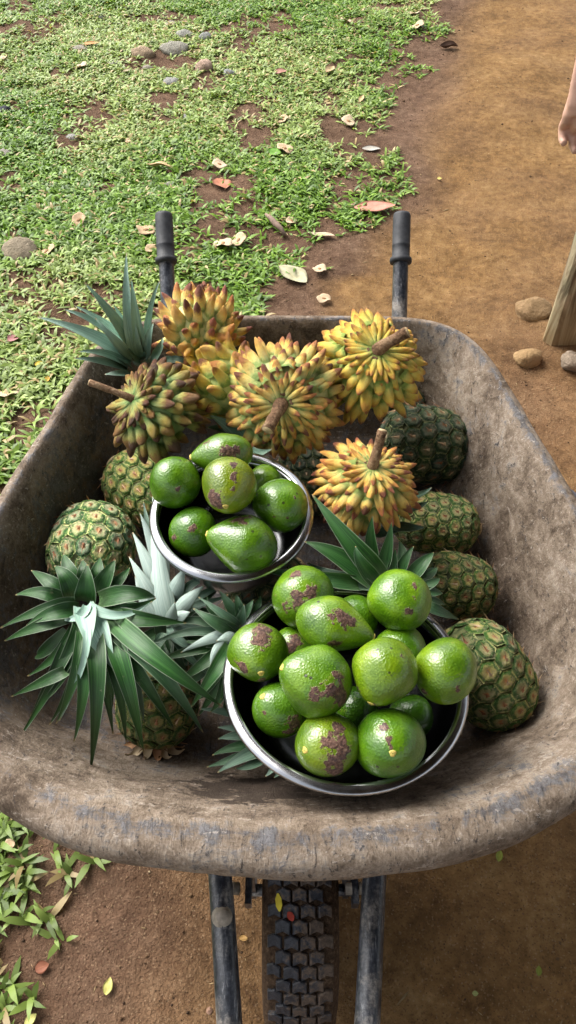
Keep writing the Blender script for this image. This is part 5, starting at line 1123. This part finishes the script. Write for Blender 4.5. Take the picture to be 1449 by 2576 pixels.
def leaf_mesh(d):
    B, Mi, T = Vector(d['b']), Vector(d['m']), Vector(d['t']); Wd = d['w'] * .54; K = 12
    Mi = Mi * 2 - (B + T) * .5                      # curve passes through the given middle
    V, Fc, mi, ac, al = [], [], [], [], []
    xs = (-1, -.55, 0, .55, 1)
    toC = Vector((0, 0, 1.47))
    rnd = random.Random(int(abs(T.x * 1e5) + T.y * 1e4))
    tw0 = rnd.uniform(-.35, .35)
    for i in range(K):
        t = i / (K - 1)
        p = B * (1 - t) ** 2 + Mi * 2 * t * (1 - t) + T * t * t
        tg = ((Mi - B) * (1 - t) + (T - Mi) * t).normalized()
        hint = (Vector((0, 0, 1)) * .65 + (toC - p).normalized() * .75) * (1 if d['side'] > 0 else -1)
        sd = tg.cross(hint).normalized(); up = sd.cross(tg).normalized()
        q = Quaternion(tg, tw0 * (t - .3)); sd = q @ sd; up = q @ up
        w = Wd * 1.0 * (.78 + .8 * min(t, .3)) * (1 - t ** 1.7) ** .95 if t < 1 else 0
        w = max(w, .0006)
        fold = .46 - .10 * t
        for lay in (1, -1):
            for x in xs:
                V.append(p + sd * (x * w) + up * (fold * w * x * x + (.0007 if lay > 0 else -.0007))); ac.append(x); al.append(t)
    for i in range(K - 1):
        a, b = i * 10, (i + 1) * 10
        for j in range(4):
            Fc.append((a + j, a + j + 1, b + j + 1, b + j)); mi.append(0)
            Fc.append((a + 5 + j, b + 5 + j, b + 6 + j, a + 6 + j)); mi.append(1)
    return V, Fc, mi, ac, al
def pineapple(d):
    C0 = Vector(d['p']); R, L = d['r'], d['l']; axv = Vector(d['ax']).normalized()
    o = thing('pineapple', C0, d['label'], 'pineapple', 'pineapples in the wheelbarrow')
    x, y, n = frame(axv); rot = Matrix((x, y, n)).transposed()
    k_ = d['ripe']; tone = random.uniform(1.35, 1.6) * (.62 if 'dark' in d['label'] else 1)
    if d['label'].startswith('pale'): tone = 2.8
    col = (tone, tone, tone, k_)
    def rz(z):                                       # barrel profile, z in -1..1
        return R * .93 * max(0, 1 - abs(z) ** 3.2) ** .5
    V, Fc = [], []; NZ, NP = 22, 32
    for i in range(NZ + 1):
        z = -math.cos(PI * i / NZ)
        for k in range(NP):
            p = 2 * PI * k / NP; V.append(rot @ Vector((rz(z) * math.cos(p), rz(z) * math.sin(p), z * L)))
    for i in range(NZ):
        for k in range(NP):
            k2 = (k + 1) % NP; Fc.append((i * NP + k, i * NP + k2, (i + 1) * NP + k2, (i + 1) * NP + k))
    link('rind', mesh('rind', V, Fc, PINB), o, color=col)
    # eyes in offset rows, walked along the profile
    zs = np.linspace(-.985, .985, 400); rr = np.array([rz(z) for z in zs]); s = np.concatenate([[0], np.cumsum(np.hypot(np.diff(rr), np.diff(zs * L)))])
    m0 = d['m']; pitch = 2 * PI * R * .93 / m0; rowp = pitch * .80
    nrow = max(3, int(s[-1] / rowp)); rowp = s[-1] / nrow
    for i in range(nrow):
        sv = (i + .5) * rowp; z = float(np.interp(sv, s, zs)); r = rz(z)
        m = m0 if r > R * .70 else max(4, int(round(2 * PI * r / pitch)))
        for q in range(m):
            p = 2 * PI * (q + .5 * (i % 2)) / m + i * .05
            dz = .02; r2, r1 = rz(min(.999, z + dz)), rz(max(-.999, z - dz)); slope = (r2 - r1) / (2 * dz * L)
            nrm = Vector((math.cos(p), math.sin(p), -slope)).normalized()
            wn_ = rot @ nrm
            if wn_.dot(CAMDIR) < -.25: continue
            upv = Vector((0, 0, 1)); upv = (upv - nrm * upv.dot(nrm)).normalized(); xa = upv.cross(nrm).normalized()
            sw = 2 * PI * r / m / 1.74 * 1.0; sh = rowp / 1.5
            e = link('eye', random.choice(EYM), o)
            B = Matrix((rot @ xa * sw, rot @ upv * sh, rot @ nrm * (R * .17))).transposed().to_4x4()
            B.translation = rot @ Vector((r * math.cos(p), r * math.sin(p), z * L)); e.matrix_local = B
            e.color = col
    # base stub with dry scale leaves
    b0 = rot @ Vector((0, 0, -L * .97))
    v, f = sweep([b0 + axv * .008, b0 - axv * .008], [R * .26, R * .20], 12)
    link('base_stub', mesh('base_stub', v, f, CUT), o)
    if 'base forward' in d['label']:
        for k in range(13):
            a = 2 * PI * k / 13 + random.uniform(-.2, .2); dr = rot @ Vector((math.cos(a), math.sin(a), 0))
            ln = random.uniform(.022, .042)
            dd = dict(b=b0 + dr * R * .28 + axv * .006, m=b0 + dr * (R * .28 + ln * .5) - axv * .010, t=b0 + dr * (R * .30 + ln) - axv * random.uniform(-.002, .014), w=.012, side=1)
            v, f, mi, ac, al = leaf_mesh(dict(dd, b=dd['b'] + C0, m=dd['m'] + C0, t=dd['t'] + C0))
            link('dry_scale', mesh('dry_scale', local(v, o), f, BRACT), o)
    for lf in d['leaves']:
        v, f, mi, ac, al = leaf_mesh(lf)
        tn = lf['tone']
        link('crown_leaf', mesh('crown_leaf', local(v, o), f, [LTOP, LBOT], midx=mi, fattr={'across': ac, 'along': al}), o, color=(tn, tn, tn * .97, min(1, lf['pale'])))
for d in D['pineapples']: pineapple(d)

# ------------------------------------------------------------------ things on the ground
def on_ground(p): return Vector((p[0], p[1], float(ground_z(np.array([p[0]]), np.array([p[1]]))[0])))
def pod_mesh(k):
    rnd = random.Random(k + 300); V, Fc = [], []; seg = 26
    ph = [rnd.uniform(0, 6.28) for _ in range(4)]
    rr = [.0, .18, .38, .60, .80, 1.0]
    V.append((0, 0, .10))
    for r in rr[1:]:
        for q in range(seg):
            a = 2 * PI * q / seg
            o = 1 + .10 * math.sin(2 * a + ph[0]) + .05 * math.sin(5 * a + ph[1])
            z = .12 + (.20 * r ** 3) * (math.sin(3 * a + ph[2]) * .6 + .45 * math.sin(2 * a + ph[3]) + .15 * math.sin(7 * a)) + .10 * r
            V.append((r * o * math.cos(a), r * o * math.sin(a), z))
    top = len(V)
    for v in V[:]: V.append((v[0], v[1], v[2] - .03))
    for q in range(seg): Fc.append((0, 1 + q, 1 + (q + 1) % seg)); Fc.append((top, top + 1 + (q + 1) % seg, top + 1 + q))
    for i in range(len(rr) - 2):
        a = 1 + i * seg; b = a + seg
        for q in range(seg):
            q2 = (q + 1) % seg
            Fc.append((a + q, b + q, b + q2, a + q2)); Fc.append((top + a + q, top + a + q2, top + b + q2, top + b + q))
    a = 1 + (len(rr) - 2) * seg
    for q in range(seg): Fc.append((a + q, top + a + q, top + a + (q + 1) % seg, a + (q + 1) % seg))
    return mesh('winged_seed', V, Fc, POD)
PM = [pod_mesh(k) for k in range(6)]
sv, sf = lathe([(.001, .13), (.10, .125), (.20, .09), (.26, .03), (.28, -.04)], 14)
SEED = mesh('kernel', [(x * 1.25, y * .8, z) for x, y, z in sv], sf, PODS)
for k, d in enumerate(D['pods']):
    g = on_ground(d['p']); s = d['s'] * 1.05
    o = link('winged_seed', PM[k % 6], None, g + Vector((0, 0, .012))); o.scale = (s, s, s)
    o.rotation_euler = (random.uniform(-.3, .3) + .12, random.uniform(-.3, .3), random.uniform(0, 6.28))
    tag(o, d['label'], 'seed', 'papery winged seeds fallen on the ground')
    if s > .012:
        c = link('kernel', SEED, o); c.location = (0, 0, .13)
def dead_leaf(d):
    L, Wd, cv = d['l'], d['w'] / 2, d['curl']; K = 11; xs = (-1, -.66, -.33, 0, .33, .66, 1); n = len(xs)
    V, Fc, ac = [], [], []
    rnd = random.Random(int(L * 1e6)); ph = rnd.uniform(0, 6)
    for lay in (0, -1):
        for i in range(K):
            t = i / (K - 1); w = Wd * max(.03, math.sin(PI * min(1, t * .97 + .02)) ** .8 * (1.1 - .35 * t))
            for x in xs:
                px = (t - .5) * L; py = x * w
                pz = .004 + cv * w * (x * x) * .9 + .06 * cv * L * (2 * t - 1) ** 2 + .05 * cv * L * math.sin(7 * t + ph) + .06 * w * math.sin(9 * t + 3 * x + ph) + lay * .0007
                V.append((px, py * (1 - .22 * cv * x * x), pz)); ac.append(x)
    m = K * n
    for i in range(K - 1):
        for j in range(n - 1):
            a = i * n + j; Fc.append((a, a + n, a + n + 1, a + 1)); Fc.append((m + a, m + a + 1, m + a + n + 1, m + a + n))
    for i in range(K - 1):
        for j in (0, n - 1):
            a = i * n + j; Fc.append((a, m + a, m + a + n, a + n))
    o = link('fallen_leaf', mesh('fallen_leaf', V, Fc, DLEAF, fattr={'across': ac}), None, on_ground(d['p']) + Vector((0, 0, .014 if grass_density(np.array([d['p'][0]]), np.array([d['p'][1]]))[0] > .3 else .003)))
    o.rotation_euler = (random.uniform(-.1, .1) + .10, random.uniform(-.1, .1), math.radians(d['a']))
    o.color = (*d['col'], 1)
    tag(o, d['label'], 'leaf', 'fallen leaves on the ground')
    if L > .022:
        v, f = sweep([(-L * .5, 0, .006), (-L * .58, .004, .005), (-L * .68, .009, .003)], [.0011, .0010, .0008], 6)
        link('leaf_stalk', mesh('leaf_stalk', v, f, STALK), o)
for d in D['leaves']: dead_leaf(d)
def stone(d):
    s, k = d['s'], d['k']; rnd = random.Random(int(s * 1e6) + int(d['p'][0] * 1e3)); V, Fc = [], []
    NS, NT = 28, 18; ph = [rnd.uniform(0, 6.28) for _ in range(6)]
    planes = [(Vector((rnd.gauss(0, 1), rnd.gauss(0, 1), rnd.gauss(0, .8))).normalized(), rnd.uniform(.72, .92)) for _ in range(7)]
    hz = .50 if k < .75 else .72
    for i in range(NT + 1):
        th = PI * i / NT
        for q in range(NS):
            p = 2 * PI * q / NS; u = Vector((math.sin(th) * math.cos(p), math.sin(th) * math.sin(p), math.cos(th)))
            r = 1 + .05 * math.sin(9 * u.x + 7 * u.y + ph[3]) * math.sin(8 * u.z + ph[4]) + .07 * math.sin(3 * u.x + ph[0]) + .06 * math.sin(4 * u.y + ph[1]) + .04 * math.sin(7 * u.z + 5 * u.x + ph[2])
            for pn, pd in planes:
                h = u.dot(pn) * r
                if h > pd: r *= (pd + (h - pd) * .25) / h
            V.append((u.x * s * r, u.y * s * r * (.62 + .3 * min(k, 1.2)), u.z * s * r * hz))
    for i in range(NT):
        for q in range(NS):
            q2 = (q + 1) % NS; Fc.append((i * NS + q, (i + 1) * NS + q, (i + 1) * NS + q2, i * NS + q2))
    g = on_ground(d['p'])
    o = link('stone', mesh('stone', V, Fc, STONE), None, g + Vector((0, 0, s * hz * (.80 - 1.9 * d['bury']) )))
    o.rotation_euler = (0, 0, rnd.uniform(-.3, .3)); o.color = (*d['col'], 1)
    tag(o, d['label'], 'stone', 'stones in the lawn and soil')
for d in D['stones']: stone(d)
tw = [on_ground(p) + Vector((0, 0, h)) for p, h in zip(D['twig'], (.020, .028, .014))]
v, f = sweep([tw[0], tw[0].lerp(tw[1], .5) + Vector((0, 0, .004)), tw[1], tw[1].lerp(tw[2], .5) + Vector((.002, 0, .003)), tw[2]], [.004, .008, .010, .008, .005], 10)
o = link('twig', mesh('twig', local(v, type('o', (), {'location': tw[1]})()), f, TWIGM), None, tw[1])
tag(o, 'curled grey brown dead twig lying in the grass right of the soil clearing', 'twig')
# small litter caught on the tyre
for (x, ang, l, w, c, lab) in ((-.0285, 74, .021, .008, (.75, .62, .06), 'narrow yellow leaflet stuck to the left shoulder of the tyre'), (-.0135, 69.5, .012, .008, (.42, .06, .04), 'small red and pale petal caught in the tyre tread')):
    a = math.radians(ang); r = .1985 if x > -.02 else .1945
    pos = Vector((WX + x, WY + r * -math.cos(a), WZ + r * math.sin(a)))
    V = [(-w / 2 * q, -l / 2 + l * t, .002 + .001 * math.sin(t * 5)) for t in (0, .3, .7, 1) for q in (.25 if t in (0, 1) else 1, -.25 if t in (0, 1) else -1)]
    V += [(p[0], p[1], p[2] - .0008) for p in V]
    Fc = [(2 * i, 2 * i + 1, 2 * i + 3, 2 * i + 2) for i in range(3)] + [(8 + 2 * i, 8 + 2 * i + 2, 8 + 2 * i + 3, 8 + 2 * i + 1) for i in range(3)]
    o = link('fallen_leaf', mesh('fallen_leaf', V, Fc, DLEAF, fattr={'across': [1] * 16}), None, pos)
    o.rotation_euler = (math.radians(90 - ang), 0, .12 if x < -.02 else .6); o.color = (*c, 1)
    tag(o, lab, 'leaf', 'fallen leaves on the ground')

# wooden post
bp = on_ground(D['post'])
def post():
    w, dp, h = .19, .045, 2.45; V, Fc = [], []
    nz = 30; prof = [(0, .020), (.004, .010), (.016, 0), (w * .33, -.004), (w * .66, -.003), (w - .008, -.003), (w, .006), (w, dp), (.004, dp)]
    for i in range(nz):
        z = -.08 + h * i / (nz - 1)
        for j, (x, y) in enumerate(prof): V.append((x + .004 * math.sin(z * 5 + j), y + .003 * math.sin(z * 8 + j * 2), z))
    n = len(prof)
    for i in range(nz - 1):
        for j in range(n):
            j2 = (j + 1) % n; Fc.append((i * n + j, i * n + j2, (i + 1) * n + j2, (i + 1) * n + j))
    Fc.append(tuple(range(n))[::-1]); Fc.append(tuple((nz - 1) * n + j for j in range(n)))
    o = link('wooden_post', mesh('wooden_post', V, Fc, WOOD, smooth=False), None, bp)
    tag(o, 'weathered wooden post standing in the soil at the right edge', 'post')
post()
# plastic basin, half hidden by the tray
v, f = lathe([(.001, .146), (.10, .146), (.112, .140), (.120, .125), (.148, .02), (.158, .014), (.166, .008), (.166, 0), (.150, 0), (.145, .004), (.116, .12), (.10, .138), (.001, .138)], 48)
o = link('plastic_basin', mesh('plastic_basin', v, f, BASINM), None, (D['basin'][0], D['basin'][1], 0.0))
tag(o, 'dark blue grey plastic basin showing past the right side of the tray', 'basin')

# ------------------------------------------------------------------ person at the right edge: only the hanging hand is in the frame
def person():
    ex, ey = .93, 1.46
    o = None
    def cap(pts, rad, seg=12, flat=1, hint=(0, 0, 1)): return sweep(pts, rad, seg, True, flat, hint)
    parts = []
    for sx in (-.085, .095):                          # legs and feet
        x = ex + sx
        parts.append(cap([(x, ey, .88), (x, ey + .005, .66), (x, ey + .01, .49), (x, ey + .03, .36), (x, ey + .03, .12), (x, ey + .03, .05)], [.088, .078, .058, .058, .040, .042]))
        parts.append(cap([(x, ey + .07, .045), (x, ey, .04), (x, ey - .09, .030), (x, ey - .15, .022)], [.036, .040, .042, .026], 12, .8))
    parts.append(cap([(ex, ey, .80), (ex, ey, .92), (ex, ey, 1.05), (ex, ey, 1.22), (ex, ey, 1.36), (ex, ey, 1.43)], [.13, .165, .15, .17, .165, .08], 18, .68, (0, 1, 0)))
    parts.append(cap([(ex, ey, 1.40), (ex, ey - .01, 1.52)], [.06, .055]))
    parts.append(cap([(ex, ey - .015, 1.49), (ex, ey - .03, 1.53), (ex, ey - .02, 1.60), (ex, ey - .01, 1.67), (ex, ey, 1.715), (ex, ey, 1.735)], [.035, .062, .080, .084, .060, .02], 16, 1.15, (1, 0, 0)))
    parts.append(cap([(ex, ey - .105, 1.615), (ex, ey - .122, 1.585), (ex, ey - .10, 1.572)], [.010, .016, .012], 8))          # nose
    for s in (-1, 1): parts.append(cap([(ex + s * .078, ey, 1.63), (ex + s * .086, ey + .005, 1.60), (ex + s * .078, ey, 1.575)], [.010, .016, .009], 8))
    # far arm, hanging
    parts.append(cap([(ex + .16, ey, 1.37), (ex + .21, ey, 1.33), (ex + .24, ey + .02, 1.06), (ex + .245, ey - .02, .84), (ex + .24, ey - .03, .74)], [.05, .055, .044, .030, .034]))
    # near arm down to the wrist
    wr = Vector((0.5391, 1.4887, 0.8880))
    parts.append(cap([(ex - .15, ey, 1.37), (ex - .20, ey, 1.33), (ex - .30, ey - .01, 1.10), (0.5225, 1.4679, 0.9750), wr], [.05, .053, .044, .034, .025], 14))
    # palm, then four bent fingers and the thumb
    kn = Vector((0.5542, 1.4539, 0.8000))
    parts.append(cap([wr, wr.lerp(kn, .4), wr.lerp(kn, .8), kn], [.026, .034, .040, .032], 14, .36, (0, 1, 0)))
    side = Vector((.93, -.35, .05)).normalized()       # across the knuckles
    down = Vector((-.02, -.10, -1)).normalized(); curl = Vector((.15, .85, -.3)).normalized()
    for k, (ln, off) in enumerate(((.86, -.034), (1.0, -.0112), (.95, .0118), (.75, .034))):
        b = kn + side * off + Vector((0, 0, .010 if k in (0, 3) else .004))
        b = kn + side * off + Vector((0, 0, -.004 if k in (0, 3) else -.008))
        p1 = b + (down + curl * .35).normalized() * .012 * ln; p2 = p1 + (down * .55 + curl).normalized() * .040 * ln; p3 = p2 + (curl * .45 - down * .1 - Vector((0, .9, .1))).normalized() * .012 * ln + down * .018 * ln; p4 = p3 + Vector((.1, -.9, -.15)).normalized() * .018 * ln
        parts.append(cap([kn.lerp(wr, .7) + side * off * .5, kn.lerp(wr, .35) + side * off * .8, b, p1, p2, p3, p4], [.006, .0085, .0118, .0108, .0094, .0086, .0068], 10))
    th = wr.lerp(kn, .35)
    parts.append(cap([th, th + Vector((.018, -.040, -.018)), th + Vector((.024, -.056, -.050)), th + Vector((.026, -.056, -.080))], [.014, .013, .0105, .008], 10))
    v, f = join(parts)
    base = Vector((ex, ey, 0))
    root = link('person', None, None, base)
    tag(root, 'person in grey shirt standing at the right edge, one hand hanging into view', 'person')
    body = link('body', mesh('body', local(v, root), f, SKIN), root)
    md = body.modifiers.new('remesh', 'REMESH'); md.mode = 'VOXEL'; md.voxel_size = .0036; md.use_smooth_shade = True
    sm = body.modifiers.new('smooth', 'SMOOTH'); sm.factor = .5; sm.iterations = 1
    v, f = join([cap([(ex, ey, .88), (ex, ey, 1.05), (ex, ey, 1.22), (ex, ey, 1.37), (ex, ey, 1.44)], [.185, .172, .186, .178, .085], 20, .70, (0, 1, 0)),
                 cap([(ex + .13, ey, 1.38), (ex + .21, ey, 1.33), (ex + .232, ey + .01, 1.18)], [.066, .070, .064]), cap([(ex - .13, ey, 1.38), (ex - .205, ey, 1.33), (ex - .25, ey + .015, 1.18)], [.066, .070, .064])])
    link('shirt', mesh('shirt', local(v, root), f, SHIRT), root)
    v, f = join([cap([(ex, ey, .76), (ex, ey, .93)], [.165, .180], 20, .72, (0, 1, 0))] + [cap([(ex + s, ey, .88), (ex + s, ey + .005, .66), (ex + s, ey + .008, .52)], [.098, .096, .090]) for s in (-.085, .095)])
    link('shorts', mesh('shorts', local(v, root), f, SHORTS), root)
    v, f = cap([(ex, ey + .02, 1.60), (ex, ey + .015, 1.67), (ex, ey + .005, 1.725), (ex, ey, 1.752)], [.088, .092, .068, .02], 16, 1.15, (1, 0, 0))
    link('hair', mesh('hair', local(v, root), f, HAIR), root)
person()
# ------------------------------------------------------------------ unseen lean-to roof added to cut the sky light, held by the post
def roof():
    x0, x1, y0, y1 = ADDED_ROOF
    root = thing('added_shade_roof', (x0, y1, 2.40), 'unseen corrugated lean-to roof added above the viewer for shade, resting on the wooden post', 'roof')
    n = int((x1 - x0) / .019); V, Fc = [], []
    for lay in (0, 1):
        for j, (y, z) in enumerate(((y1, 2.40), (y0, 2.95))):
            for i in range(n + 1):
                V.append((x0 + (x1 - x0) * i / n, y, z + .009 * math.sin(i * PI / 2) + .06 + lay * .0012))
    m = n + 1
    for i in range(n):
        Fc += [(i, m + i, m + i + 1, i + 1), (2 * m + i, 2 * m + i + 1, 3 * m + i + 1, 3 * m + i)]
    link('added_roof_sheet', mesh('added_roof_sheet', local(V, root), Fc, m_simple('added_dark_sheet', (.035, .03, .028), .7, .3, 8, .4)), root)  # near-black sheet, so the bowls mirror little light from above
    for k in range(5):
        x = x0 + .05 + (x1 - x0 - .1) * k / 4
        v, f = sweep([(x, y1 - .02, 2.415), (x, y0 + .02, 2.965 - .001)], .035, 4, True)
        link('added_rafter', mesh('added_rafter', local(v, root), f, WOOD, smooth=False), root)
    v, f = sweep([(x0, y1 - .12, 2.39), (x1, y1 - .12, 2.39)], .04, 4)
    link('added_beam', mesh('added_beam', local(v, root), f, WOOD, smooth=False), root)
ADDED_ROOF = (-.72, 4.5, -4.0, 2.1)
roof()
print('objects', len(bpy.data.objects))
